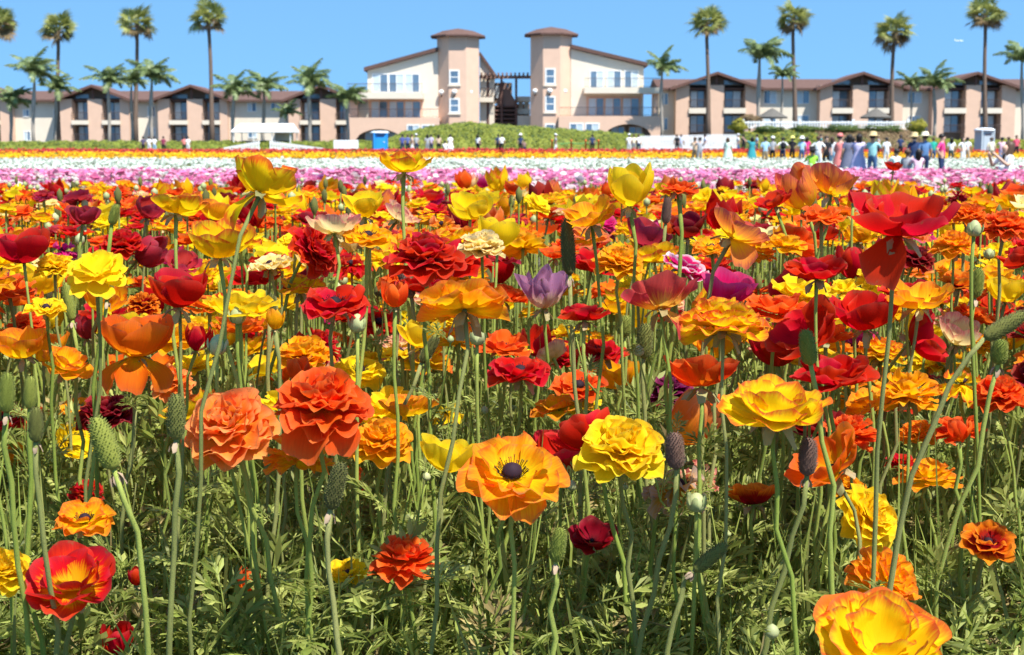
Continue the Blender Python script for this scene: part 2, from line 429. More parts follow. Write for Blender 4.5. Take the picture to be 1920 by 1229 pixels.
def wing(label, Y, bays, x_end0, x_end1, base, split0, split1, top, apex, recess_wins, eave, ridge_y):
    """two-storey hotel wing: gabled peach bays with balconies, cream walls set back between them. All in photo pixels."""
    root = empty('hotel_wing', (X((x_end0 + x_end1) / 2, Y), Y, Z(base, Y)), 0, label, 'building')
    ox, oz = root.location.x, root.location.z
    def x(p): return X(p, Y) - ox
    def z(p): return Z(p, Y) - oz
    RC = 1.6                                            # set-back of the cream wall
    zb, z0, z1, zt = z(base) - 1.0, z(split1), z(split0), z(top)
    ze = z(eave)
    # set-back wall and long roof
    MB().box(x(x_end0), x(x_end1), RC, RC + 9, zb, ze).build('wall', CREAM, root)
    rf = MB()
    zr = z(ridge_y) + .35
    rf.prism([(x(x_end0), 0), (x(x_end1), 0), (x(x_end1), .2), (x(x_end0), .2)], 0, 1)
    rf.v = []; rf.f = []; rf.m = []
    a, b = x(x_end0) - .3, x(x_end1) + .3
    vs = [(a, RC - .9, ze - .1), (b, RC - .9, ze - .1), (b, RC + 5, zr), (a, RC + 5, zr), (b, RC + 10.2, ze - .1), (a, RC + 10.2, ze - .1),
          (a, RC - .9, ze - .35), (b, RC - .9, ze - .35), (b, RC + 10.2, ze - .35), (a, RC + 10.2, ze - .35)]
    rf.add(vs, [(0, 1, 2, 3), (3, 2, 4, 5), (6, 7, 1, 0), (5, 4, 8, 9), (9, 8, 7, 6), (1, 7, 8, 4, 2), (6, 0, 3, 5, 9)])
    rf.build('roof', TILE, root)
    for (wx0, wx1, wy0, wy1, c) in recess_wins:
        window_pair(root, 'window', x(wx0), x(wx1), RC, z(wy1), z(wy0), curt=c)
    for (e0, e1, pil, apx) in bays:
        X0, X1 = x(e0), x(e1)
        cx = (X0 + X1) / 2
        za = z(apex)
        # pillars
        for (p0, p1) in pil:
            xm = (x(p0) + x(p1)) / 2
            hgt = zt + (za - ze) * .0
            MB().box(x(p0), x(p1), 0, RC + .05, zb, hgt).build('pillar', PEACH, root)
        # gable roof: two slabs with overhang, brown underside and fascia
        ov = .75
        g = MB()
        L, Rr = X0 - .5, X1 + .5
        zl = ze - .12
        th = .32
        for (xa, za_, xb, zb_) in ((L, zl, cx, za), (cx, za, Rr, zl)):
            g.add([(xa, -ov, za_), (xb, -ov, zb_), (xb, RC + 6, zb_), (xa, RC + 6, za_), (xa, -ov, za_ - th), (xb, -ov, zb_ - th), (xb, RC + 6, zb_ - th), (xa, RC + 6, za_ - th)],
                  [(0, 1, 2, 3), (7, 6, 5, 4), (4, 5, 1, 0), (2, 6, 7, 3), (0, 3, 7, 4), (1, 5, 6, 2)])
        g.build('gable_roof', FASCIA, root)
        # dark gable infill wall set back
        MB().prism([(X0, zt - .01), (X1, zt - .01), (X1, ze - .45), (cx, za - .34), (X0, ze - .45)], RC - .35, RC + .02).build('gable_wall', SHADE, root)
        MB().box(cx - .12, cx + .12, -.1, .08, zt, za - .33).build('king_post', FASCIA, root)
        # balconies between pillars
        for i in range(len(pil) - 1):
            a, b = x(pil[i][1]), x(pil[i + 1][0])
            MB().box(a - .05, b + .05, -.22, RC, z0, z1).build('balcony', CREAM, root)
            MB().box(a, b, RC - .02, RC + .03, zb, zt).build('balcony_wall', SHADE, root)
            MB().box(a + .15, b - .15, RC - .42, RC - .36, zt + .12, zt + .62).build('gable_window', GLASS, root)
            railing(root, a, b, -.1, z1)
            railing(root, a, b, -.1, z(base) + .02, .95)
            for (q0, q1) in ((z1 + .04, zt - .25), (zb + 1.05, z0 - .25)):
                window_pair(root, 'sliding_door', a + .35, b - .35, RC - .04, q0 + .05, q1, frame=RAILM, n=2, fw=.05, curt=i)
    return root
right_bays = [(1263, 1422, [(1267, 1292), (1328, 1357), (1397, 1420)], 0), (1535, 1694, [(1537, 1560), (1598, 1628), (1668, 1692)], 0), (1748, 1906, [(1748, 1770), (1810, 1838), (1877, 1903)], 0), (1962, 2120, [(1964, 1987), (2025, 2052), (2093, 2117)], 0)]
rw = [(1243, 1254, 175, 195, 0), (1437, 1459, 170, 193, 1), (1498, 1521, 170, 193, 0), (1437, 1459, 217, 240, 0), (1498, 1521, 217, 240, 0), (1709, 1733, 172, 192, 1), (1711, 1733, 218, 238, 1), (1243, 1254, 222, 243, 0), (1925, 1945, 172, 192, 0)]
wing('two-storey hotel wing with peach gabled bays to the right of the towers', 168, right_bays, 1238, 2140, 250, 203, 213, 160, 135, rw, 163, 149)
left_bays = [(110, 242, [(112, 135), (165, 192), (225, 242)], 0), (293, 428, [(296, 318), (351, 380), (412, 426)], 0), (540, 665, [(541, 563), (600, 630), (652, 668)], 0), (-95, 22, [(-93, -70), (-45, -18), (0, 20)], 0)]
lw = [(36, 46, 206, 218, 0), (94, 110, 206, 218, 1), (36, 47, 247, 263, 0), (93, 110, 247, 263, 1), (272, 284, 200, 218, 0), (272, 284, 240, 262, 1), (461, 476, 193, 208, 0), (505, 520, 193, 208, 1), (461, 476, 240, 258, 1)]
wing('long two-storey hotel wing half hidden by palms to the left of the towers', 178, left_bays, -120, 690, 266, 226, 234, 186, 159, lw, 185, 172)

def centre_block(label, side, Y):
    """tower plus cream sloping block. side -1: tower on the right of its block; px lists read from the photo"""
    L = side < 0
    root = empty('hotel_tower_block', (X(758 if L else 1140, Y), Y, Z(262, Y)), 0, label, 'building')
    ox, oz = root.location.x, root.location.z
    def x(p): return X(p, Y) - ox
    def z(p): return Z(p, Y) - oz
    zb = z(285)
    if L:
        wall = [(690, 285), (822, 285), (822, 97), (690, 133)]; t0, t1 = 820, 898; tw = [(846, 860, 135, 157), (846, 860, 188, 210)]; ty = 66; ta = 52
        up = [(700, 727), (731, 757), (761, 786)]; uy = (140, 172); lo = [(697, 726), (731, 757), (760, 788)]; ly = (191, 221)
        bal = (655, 796, 176, 187); base = (655, 826, 222); arch = (672, 757, 243, 262); wg = [(768, 788), (795, 815)]; wgy = (237, 252); lamps = [828, 853, 882]; ly2 = 174
        eave = [(684, 134), (822, 96)]
    else:
        wall = [(1070, 285), (1206, 285), (1206, 125), (1070, 92)]; t0, t1 = 995, 1072; tw = [(1024, 1038, 132, 157), (1024, 1038, 184, 208), (1024, 1038, 235, 255)]; ty = 63; ta = 49
        up = [(1107, 1130), (1138, 1163), (1171, 1195)]; uy = (134, 166); lo = [(1104, 1131), (1135, 1163), (1168, 1197)]; ly = (185, 217)
        bal = (1093, 1234, 166, 177); base = (1046, 1236, 219); arch = (1133, 1216, 234, 252); wg = [(1068, 1090), (1097, 1119)]; wgy = (234, 251); lamps = [1003, 1030, 1058]; ly2 = 172
        eave = [(1070, 91), (1213, 125)]
    # main wall: a prism with sloping top
    MB().prism([(x(a), z(b)) for a, b in wall], 0, 11).build('wall', CREAM, root)
    # sloping roof slab
    (ea, eb), (ec, ed) = eave
    r = MB(); th = .42
    xa, za, xb, zb2 = x(ea), z(eb), x(ec), z(ed)
    r.add([(xa, -.5, za), (xb, -.5, zb2), (xb, 11.5, zb2), (xa, 11.5, za), (xa, -.5, za + th), (xb, -.5, zb2 + th), (xb, 11.5, zb2 + th), (xa, 11.5, za + th)],
          [(0, 3, 2, 1), (4, 5, 6, 7), (0, 1, 5, 4), (2, 3, 7, 6), (0, 4, 7, 3), (1, 2, 6, 5)])
    r.build('roof', TILE, root)
    # the other, steep slope behind the tower
    s = MB()
    if L: pr = [(x(898), z(285)), (x(926), z(285)), (x(926), z(137)), (x(898), z(97))]
    else: pr = [(x(968), z(285)), (x(996), z(285)), (x(996), z(215)), (x(968), z(215))]
    s.prism(pr, 5, 11).build('rear_wall', CREAM, root)
    if L:
        s = MB(); s.prism([(x(896), z(96)), (x(899), z(92)), (x(930), z(136)), (x(927), z(140))], 4.6, 11.4); s.build('rear_roof', TILE, root)
    # tower: octagon standing forward of the wall
    rt = (x(t1) - x(t0)) / 2 / math.cos(math.pi / 8); cx = (x(t0) + x(t1)) / 2; cy = 1.2
    MB().lathe([(rt, zb), (rt, z(ty + 4))], 8, (cx, cy, 0), a0=math.pi / 8).build('tower', PEACH, root)
    ro = MB(); re = rt * 1.3
    ro.lathe([(rt * .9, z(ty + 4.6)), (re, z(ty + 4.2)), (re, z(ty + 1.2)), (re * .55, z(ta + 5.5)), (.06, z(ta))], 8, (cx, cy, 0), a0=math.pi / 8)
    ro.build('tower_roof', TILE, root)
    fy = cy - rt * math.cos(math.pi / 8)
    for (a, b, c, d) in tw:
        f = window_pair(root, 'window', x(a), x(b), fy, z(d), z(c), n=1, fw=.16, curt=1)
        MB().box(x(a) - .01, x(b) + .01, fy - .05, fy - .021, z((c + d) / 2) - .05, z((c + d) / 2) + .05).build('glazing_bar', TRIM, f)
        MB().box(x(a) - .3, x(b) + .3, fy - .14, fy, z(d) - .36, z(d) - .165).build('sill', CREAM, f)
    for i, lx in enumerate(lamps):
        yy = fy - .12 if i == 1 else fy + .75
        lm = MB().lathe([(.05, -.28), (.2, -.2), (.3, 0), (.28, .18), (.12, .28)], 10, (x(lx), yy, z(ly2))).build('wall_lamp', LAMPW, root, True)
        MB().box(x(lx) - .08, x(lx) + .08, yy, yy + .6, z(ly2) - .5, z(ly2) - .24).build('bracket', FASCIA, lm)
    # windows
    for i, (a, b) in enumerate(up): window_pair(root, 'window', x(a), x(b), 0, z(uy[1]), z(uy[0]), n=2, fw=.12, curt=(i if L else i + 1))
    MB().box(x(lo[0][0]) - .3, x(lo[2][1]) + .3, -.03, .04, z(ly[1]) - .1, z(ly[0]) + .25).build('lounge_wall', PEACH, root)
    for i, (a, b) in enumerate(lo): window_pair(root, 'window', x(a), x(b), -.05, z(ly[1]), z(ly[0]), n=2, fw=.09, frame=PEACH, curt=0)
    # balcony slab, lower terrace, arch
    BD = 2.6
    MB().box(x(bal[0]), x(bal[1]), -BD, .3, z(bal[3]), z(bal[2])).build('balcony', CREAM, root)
    railing(root, x(bal[0]) + .1, x(bal[1]) - .1, -BD + .15, z(bal[2]), 1.05)
    n_arch = 14
    a0, a1, ay, ab = arch
    xl, xr = x(base[0]), x(base[1])
    zt = z(base[2])
    pts = [(xl, zb), (x(a0), zb)]
    for k in range(n_arch + 1):
        q = k / n_arch
        pts.append((x(a0) + (x(a1) - x(a0)) * q, z(ab) + (z(ay) - z(ab)) * math.sin(math.pi * q) ** .55))
    pts += [(x(a1), zb), (xr, zb), (xr, zt), (xl, zt)]
    # walls either side of the arch and the piece above it as one extruded front
    t = MB()
    fr = -BD - .2
    t.box(xl, x(a0), fr, fr + .4, zb, zt); t.box(x(a1), xr, fr, fr + .4, zb, zt)
    for k in range(n_arch):
        qa, qb = pts[2 + k], pts[3 + k]
        t.add([(qa[0], fr, qa[1]), (qb[0], fr, qb[1]), (qb[0], fr, zt), (qa[0], fr, zt), (qa[0], fr + .4, qa[1]), (qb[0], fr + .4, qb[1]), (qb[0], fr + .4, zt), (qa[0], fr + .4, zt)],
              [(0, 1, 2, 3), (7, 6, 5, 4), (4, 5, 1, 0), (3, 2, 6, 7)])
    t.box(xl, xr, fr + .4, 0, zt - .3, zt)
    t.build('terrace_wall', PEACH, root)
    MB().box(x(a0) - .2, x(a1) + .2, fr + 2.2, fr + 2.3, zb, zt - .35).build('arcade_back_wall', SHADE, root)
    for k in range(2):
        c = x(a0) + (x(a1) - x(a0)) * (.3 + .4 * k)
        window_pair(root, 'window', c - .7, c + .7, fr + 2.15, z(ab) - .6, z(ay) - .3, frame=PEACH, curt=k)
    for (a, b) in wg: window_pair(root, 'window', x(a), x(b), fr, z(wgy[1]), z(wgy[0]), n=2, fw=.14, curt=1)
    railing(root, xl + .1, xr - .1, fr + .2, zt, 1.0)
    # side column where the balcony overhangs the block
    ex = (x(658), x(672)) if L else (x(1222), x(1232))
    MB().box(ex[0], ex[1], -1.2, .1, zt - .002, z(bal[3]) + .002).build('column', PEACH, root)
    return root
centre_block('peach octagonal tower with a cream block sloping down beside it, nearest the blue toilet', -1, 165)
centre_block('peach octagonal tower with a cream block sloping down towards the long wing on its right', 1, 165)

def stair_link(Y):
    root = empty('stair_bridge', (X(945, Y), Y, Z(262, Y)), 0, 'dark timber stairs and pergola bridging the two hotel towers', 'stairs')
    ox, oz = root.location.x, root.location.z
    x = lambda p: X(p, Y) - ox
    z = lambda p: Z(p, Y) - oz
    MB().box(x(914), x(970), 6, 8, z(285), z(196)).build('stair_wall', WOOD, root)
    for k in range(6):
        yy = 196 + k * 8
        MB().box(x(914), x(970), 4.2 + .02 * k, 6, z(yy + 3), z(yy)).build('landing', FASCIA, root)
    for p in (914, 940, 968):
        MB().box(x(p) - .14, x(p) + .14, 3.9, 4.2, z(285), z(140)).build('post', FASCIA, root)
    for p in range(902, 996, 8):
        MB().box(x(p) - .1, x(p) + .1, 2.5, 7, z(139), z(134)).build('pergola_beam', WOOD, root)
    MB().box(x(898), x(996), 3.4, 3.7, z(145), z(139.2)).build('pergola_rail', WOOD, root)
    MB().box(x(898), x(960), 7, 9, z(190), z(150)).build('rear_wall', SHADE, root)
    for k in range(3):
        window_pair(root, 'window', x(903 + 18 * k), x(917 + 18 * k), 7, z(180), z(155), frame=RAILM, curt=k)
    MB().box(x(898), x(925), 3.0, 7, z(190), z(181)).build('balcony', CREAM, root)
    railing(root, x(899), x(936), 3.1, z(181), 1.1)
    for k in range(3):
        yy = 178 + k * 24
        MB().box(x(970), x(995), 5.0, 9, z(yy + 10), z(yy)).build('walkway', CREAM, root)
    for p in (973, 984):
        MB().box(x(p), x(p) + .5, 6, 6.5, z(285), z(178)).build('post', CREAM, root)
    MB().box(x(970), x(995), 8.5, 9, z(285), z(190)).build('walkway_wall', SHADE, root)
    # raking stair flank
    s = MB(); s.prism([(x(930), z(196)), (x(972), z(196)), (x(945), z(150)), (x(938), z(150))], 4.4, 4.7); s.build('stair_flank', WOOD, root)
stair_link(166)

# ------------------------------------------------------------------ hedges, mound, banks
HEDGE = green('hedge_leaf', (.18, .22, .03), (.27, .29, .05), .3, .2, .6, .2)
HEDGED = green('shrub_leaf', (.055, .09, .025), (.12, .16, .04), .25, .3, .6, .2)
BROWNV = green('dry_shrub_leaf', (.16, .10, .06), (.24, .17, .08), .2, .3, .7, .2)
YELV = green('yellow_shrub_leaf', (.22, .22, .03), (.34, .30, .04), .2, .3, .7, .2)
def leaf_mass(surface_pts, normals, size, seed):
    """scatter small quads (leaf clumps) round the given points"""
    r = np.random.RandomState(seed)
    n = len(surface_pts)
    a = r.normal(size=(n, 3)); a /= np.linalg.norm(a, axis=1)[:, None]
    nn = normals + .7 * a; nn /= np.linalg.norm(nn, axis=1)[:, None]
    t = np.cross(nn, r.normal(size=(n, 3))); t /= np.linalg.norm(t, axis=1)[:, None]
    b = np.cross(nn, t)
    s = size * r.uniform(.5, 1.3, n)[:, None]
    V = np.stack([surface_pts - t * s * .5, surface_pts + b * s * .35, surface_pts + t * s * .6, surface_pts - b * s * .35], 1).reshape(-1, 3)
    Q = np.arange(4 * n).reshape(n, 4)
    return V, Q
def bank(name, label, cat, prof, Yf, Yb, size, count, mats, seed=1, mixer=None):
    """a leafy bank: prof = [(px, top_py)] across, rising from the field (Yf) to its crest (Yb)"""
    r = np.random.RandomState(seed)
    px = np.array([p for p, _ in prof], float)
    tx = X(px, Yb); tz = np.array([Z(q, Yb) for _, q in prof])
    x0, x1 = tx[0], tx[-1]
    root = empty(name, ((x0 + x1) / 2, Yf, float(ground(Yf))), 0, label, cat)
    o = np.array(root.location)
    nx, ny = max(8, int((x1 - x0) / 1.2)), 9
    gx = np.linspace(x0, x1, nx); gy = np.linspace(0, 1, ny)
    def surf(u, v):
        top = np.interp(u, tx, tz); g = ground(Yf)
        z = g - .1 + (top - g + .1) * np.sin(v * math.pi / 2) ** .8
        return z + .04 * np.sin(u * 2.1 + v * 4) + .04 * np.sin(u * 5.3 + 1 + v * 9) * (v > .05)
    V = np.array([(u, Yf + (Yb - Yf) * v, float(surf(u, v))) for v in gy for u in gx] + [(u, Yb + 1.5, float(ground(Yf)) - .3) for u in gx])
    Q = np.array([(j * nx + i, j * nx + i + 1, (j + 1) * nx + i + 1, (j + 1) * nx + i) for j in range(ny) for i in range(nx - 1)])
    core = link(bpy.data.objects.new('foliage_core', mesh_np('foliage_core', V - o, Q, mats=[mats[0]])), root)
    u = r.uniform(x0, x1, count); v = r.uniform(0, 1.02, count) ** .8
    P = np.stack([u, Yf + (Yb - Yf) * v, surf(u, np.minimum(v, 1)) + r.normal(0, size * .25, count)], 1) - o
    nrm = np.tile(np.array([0, -.6, .8]), (count, 1))
    LV, LQ = leaf_mass(P, nrm, size, seed)
    mi = np.zeros(count, int) if mixer is None else mixer(u, v, r)
    tag(link(bpy.data.objects.new('leaves', mesh_np('leaves', LV, LQ, midx=mi, mats=mats, smooth=False)), root), kind='stuff')
    return root
bank('hedge', 'long low clipped green hedge in front of the palm-lined left wing', 'hedge', [(-120, 268), (60, 267), (200, 266), (300, 267), (420, 266), (470, 268), (600, 267), (700, 266), (742, 262)], 124.5, 126.5, .2, 17000, [HEDGE, HEDGED], 2, lambda u, v, r: (r.rand(len(u)) < .25).astype(int))
bank('ivy_mound', 'rounded green ivy mound below the two towers', 'mound', [(725, 264), (760, 250), (800, 241), (850, 234), (885, 232), (930, 236), (1000, 240), (1080, 246), (1150, 251), (1185, 254), (1215, 258)], 124.5, 131, .24, 20000, [HEDGE, HEDGED], 3, lambda u, v, r: (r.rand(len(u)) < .3).astype(int))
bank('planted_bank', 'brown and green planted slope behind the visitors', 'bank', [(1335, 274), (1370, 258), (1400, 250), (1450, 246), (1500, 247), (1560, 246), (1620, 245), (1680, 246), (1720, 252), (1750, 262)], 123.5, 130, .26, 17000, [HEDGED, BROWNV, YELV, HEDGE], 4,
     lambda u, v, r: np.where(np.abs(u - X(1625, 128)) < 4.5, 1, np.where(r.rand(len(u)) < .22, 2, np.where(r.rand(len(u)) < .5, 0, 3))))
bank('hedge', 'low yellowish hedge at the foot of the right wing behind the grey toilet', 'hedge', [(1730, 266), (1780, 264), (1850, 264), (1930, 264), (2080, 264)], 124.5, 127, .22, 7000, [HEDGE, YELV], 5, lambda u, v, r: (r.rand(len(u)) < .35).astype(int))
def shrub(label, px, py, wpx, hpx, Y, mats, seed, n=1300, size=.2, group=None):
    r = np.random.RandomState(seed)
    c = on_plane(px, py, Y); sx = wpx * Y / FPX / 2; sz = hpx * Y / FPX / 2
    root = empty('shrub', (c.x, Y, c.z - sz), 0, label, 'shrub', group)
    d = r.normal(size=(n, 3)); d /= np.linalg.norm(d, axis=1)[:, None]
    lump = 1 + .18 * np.sin(d[:, 0] * 5 + seed) + .15 * np.sin(d[:, 2] * 7 + 2 * seed)
    P = d * (lump * r.uniform(.75, 1.05, n))[:, None] * np.array([sx, min(sx, 1.6), sz]) + np.array([0, 0, sz])
    V, Q = leaf_mass(P, d, size, seed)
    tag(link(bpy.data.objects.new('leaves', mesh_np('leaves', V, Q, mats=[mats], smooth=False)), root), kind='stuff')
    MB().tube([(0, 0, -1.0), (.05, 0, sz * .6), (0, .05, sz * 1.4)], [.12, .1, .04], 6).build('trunk', STEMB, root)
    return root
for i, (px, py, ww, hh, mm, lab) in enumerate([
    (1385, 238, 36, 26, YELV, 'yellowish round shrub at the end of the white balustrade next to the umbrella'),
    (1440, 244, 60, 16, HEDGED, 'dark shrub growing through the white balustrade under the umbrella by the tall palm'),
    (1510, 243, 66, 15, HEDGED, 'dark spreading shrub in front of the white balustrade between two umbrellas'),
    (1580, 243, 66, 16, HEDGED, 'dark leafy shrub against the balustrade beside the second umbrella'),
    (1655, 243, 70, 16, HEDGED, 'dark leafy shrub at the toilet end of the white balustrade'),
    (1720, 240, 36, 34, YELV, 'tall yellow-green shrub closing the balustrade beside the third bay'),
    (1335, 272, 40, 22, BROWNV, 'low brown bush in front of the white picket fence'),
    (1405, 226, 50, 22, BROWNV, 'pale brown shrub behind the balustrade below the bay windows')]):
    shrub(lab, px, py, ww, hh, 128.5 + (i % 3) * .4 + (4 if i in (7,) else 0), mm, 20 + i)

# ------------------------------------------------------------------ fences, tent, toilets, umbrellas, signs
WHITE = plain('white_paint', (.82, .82, .80), .5, .3, 6, .04)
def picket_fence(label, pts, Y, pitch=.2, pw=.12):
    """pts: [(px, top_py, bottom_py)]"""
    root = empty('picket_fence', (X(pts[0][0], Y), Y, Z(pts[0][2], Y)), 0, label, 'fence')
    o = root.location.copy()
    xs = [X(p[0], Y) for p in pts]; zt = [Z(p[1], Y) for p in pts]; zb = [Z(p[2], Y) for p in pts]
    n = int(abs(xs[-1] - xs[0]) / pitch)
    me = None
    for k in range(n):
        x = xs[0] + (xs[-1] - xs[0]) * (k + .5) / n
        t = float(np.interp(x, xs, zt)); b = float(np.interp(x, xs, zb))
        h = 1.0
        if me is None:
            m = MB(); m.prism([(-pw / 2, 0), (pw / 2, 0), (pw / 2, .92), (0, 1), (-pw / 2, .92)], -.015, .015); me = m.mesh('picket', WHITE)
        p = link(bpy.data.objects.new('picket', me), root)
        p.location = (x - o.x, 0, b - o.z); p.scale = (1, 1, t - b)
    for f in (.25, .75):
        r = MB()
        for i in range(len(xs) - 1):
            za = zb[i] + (zt[i] - zb[i]) * f - o.z; zc = zb[i + 1] + (zt[i + 1] - zb[i + 1]) * f - o.z
            a, b = xs[i] - o.x, xs[i + 1] - o.x
            r.add([(a, .016, za - .05), (b, .016, zc - .05), (b, .07, zc - .05), (a, .07, za - .05), (a, .016, za + .05), (b, .016, zc + .05), (b, .07, zc + .05), (a, .07, za + .05)],
                  [(0, 3, 2, 1), (4, 5, 6, 7), (0, 1, 5, 4), (1, 2, 6, 5), (2, 3, 7, 6), (3, 0, 4, 7)])
        r.build('rail', WHITE, root)
    return root
picket_fence('white picket fence climbing towards the tent from the left', [(418, 277, 283), (486, 263, 283)], 123.0)
picket_fence('white picket fence running down from the tent towards the sign board', [(504, 263, 283), (607, 278, 284)], 123.0)
picket_fence('long white picket fence beside the ivy mound', [(1198, 254, 285), (1260, 253, 285), (1345, 251, 284), (1385, 251, 284)], 122.5, .17, .13)
def balustrade():
    Y = 130.0
    root = empty('balustrade', (X(1393, Y), Y, Z(252, Y)), 0, 'white balustrade on the planted slope beside the thatched umbrellas', 'fence')
    o = root.location.copy()
    x0, x1 = X(1393, Y) - o.x, X(1705, Y) - o.x
    zt, zb = Z(229, Y) - o.z, Z(240, Y) - o.z
    MB().box(x0, x1, -.06, .06, zt - .12, zt).build('top_rail', WHITE, root)
    MB().box(x0, x1, -.05, .05, zt - .55, zt - .47).build('middle_rail', WHITE, root)
    b = MB().box(-.05, .05, -.03, .03, 0, 1).mesh('baluster', WHITE)
    n = 60
    for k in range(n + 1):
        p = link(bpy.data.objects.new('baluster', b), root); p.location = (x0 + (x1 - x0) * k / n, 0, zb); p.scale = (1.3, 1, zt + .08 - zb if k % 2 == 0 else zt + .05 - zb)
    for q in (1393, 1500, 1600, 1703):
        MB().box(X(q, Y) - o.x - .12, X(q, Y) - o.x + .12, -.1, .1, zb - .5, zt + .25).build('post', WHITE, root)
balustrade()
def tent():
    Y = 127.5
    root = empty('canopy_tent', (X(497, Y), Y, Z(272, Y)), 0, 'white open-sided canopy tent with sloping roof behind the hedge', 'tent')
    o = root.location.copy()
    x = lambda p: X(p, Y) - o.x
    z = lambda p: Z(p, Y) - o.z
    m = MB()
    m.add([(x(440), -1.8, z(246)), (x(553), -1.8, z(246)), (x(549), .4, z(232)), (x(449), .4, z(232)), (x(440), 2.4, z(246)), (x(553), 2.4, z(246)),
           (x(440), -1.8, z(249)), (x(553), -1.8, z(249)), (x(440), 2.4, z(249)), (x(553), 2.4, z(249))],
          [(0, 1, 2, 3), (3, 2, 5, 4), (1, 5, 2), (0, 3, 4), (6, 7, 1, 0), (7, 9, 5, 1), (9, 8, 4, 5), (8, 6, 0, 4), (8, 9, 7, 6)])
    m.build('canopy', WHITE, root)
    for p in (444, 481, 515, 549):
        for yy in (-1.6, 2.2):
            MB().box(x(p) - .04, x(p) + .04, yy - .04, yy + .04, z(285), z(248)).build('pole', TRIM, root)
    MB().box(x(455), x(540), -.4, .4, z(275), z(264)).build('counter', SHADE, root)
    MB().box(x(512), x(546), .9, 1.0, z(268), z(249)).build('side_panel', CREAM, root)
tent()
def toilet(label, px, top, bot, wpx, Y, col, roofc):
    w = wpx * Y / FPX
    c = on_plane(px, bot, Y); h = Z(top, Y) - c.z
    root = empty('portable_toilet', (c.x, Y, c.z), .25, label, 'toilet')
    b = plain('toilet_plastic', col, .45, .35, 3, .06); rf = plain('toilet_roof', roofc, .5, .3)
    MB().box(-w / 2, w / 2, -w / 2, w / 2, 0, h * .9).build('cabin', b, root)
    d = MB().box(-w * .36, w * .36, -w / 2 - .04, -w / 2 + .01, h * .06, h * .84).build('door', b, root)
    MB().box(w * .22, w * .3, -w / 2 - .08, -w / 2 - .03, h * .42, h * .47).build('handle', TRIM, d)
    for k in range(3): MB().box(-w * .28, w * .28, -w / 2 - .055, -w / 2 - .03, h * (.72 + .03 * k), h * (.735 + .03 * k)).build('vent', FASCIA, d)
    for sx in (-1, 1): MB().box(sx * w * .5 - .05, sx * w * .5 + .05, -w / 2 - .05, -w / 2 + .06, 0, h * .9).build('corner_post', b, root)
    MB().lathe([(w * .76, h * .88), (w * .74, h * .95), (w * .55, h * .985), (.02, h)], 8, (0, 0, 0), a0=math.pi / 8).build('roof', rf, root, True)
toilet('bright blue portable toilet with a white roof beside the ivy mound', 712, 246, 283, 24, 123.5, (.02, .27, .68), (.72, .80, .85))
toilet('grey portable toilet with a white roof behind the visitors', 1844, 240, 292, 25, 108, (.42, .48, .52), (.82, .84, .84))
def sign_board():
    Y = 123.0
    c = on_plane(649, 283, Y)
    root = empty('sign_board', (c.x, Y, c.z), 0, 'plain white sign board standing beside the blue toilet', 'sign')
    wd = 46 * Y / FPX / 2; t = Z(263, Y) - c.z
    MB().box(-wd, wd, -.03, .03, .18, t).build('panel', WHITE, root)
    for s in (-1, 1): MB().box(s * wd * .8 - .05, s * wd * .8 + .05, .031, .1, -.3, t).build('post', FASCIA, root)
sign_board()
THATCH = plain('thatch', (.13, .12, .105), .95, .1, 9, .45, bump=.8)
for px, lab in ((1447, 'thatched umbrella beside the leaning tall-crowned palm'), (1641, 'thatched umbrella in front of the second peach bay')):
    Y = 136.0
    c = on_plane(px, 250, Y)
    root = empty('thatched_umbrella', (c.x, Y, c.z), 0, lab, 'umbrella')
    zt, zm = Z(203, Y) - c.z, Z(220, Y) - c.z
    MB().lathe([(1.45, zm - .12), (1.48, zm), (.75, zm + (zt - zm) * .5), (.3, zm + (zt - zm) * .85), (.04, zt)], 14).build('thatch', THATCH, root)
    MB().tube([(0, 0, -.6), (0, 0, zt - .2)], .07, 8).build('pole', WOOD, root)
    MB().lathe([(.6, .85), (.6, .92)], 12).build('table', WOOD, root)
ORANGE = plain('delineator_orange', (.80, .13, .03), .5, .3); TAPE = plain('green_tape', (.06, .32, .10), .6, .3)
for i, px in enumerate((1035, 1071, 1098, 1122)):
    Y = 121.6
    c = on_plane(px, 284, Y)
    root = empty('delineator_post', (c.x, Y, c.z), 0, 'orange delineator post with dark base along the far path', 'post', 'orange posts along the far path')
    MB().lathe([(.07, 0), (.07, .85), (.09, .87), (.09, .93), (.03, .98)], 8).build('post', ORANGE, root, True)
    MB().lathe([(.2, -.05), (.2, .03), (.08, .08)], 8).build('base', RAILM, root)
tp = MB()
for a, b in ((1035, 1071), (1071, 1098), (1098, 1122)):
    pa, pb = on_plane(a, 268, 121.6), on_plane(b, 268, 121.6)
    tp.tube([pa, (pa + pb) / 2 - Vector((0, 0, .1)), pb], .035, 5)
tag(tp.build('barrier_tape', TAPE), 'green tape strung between the orange posts', 'tape')
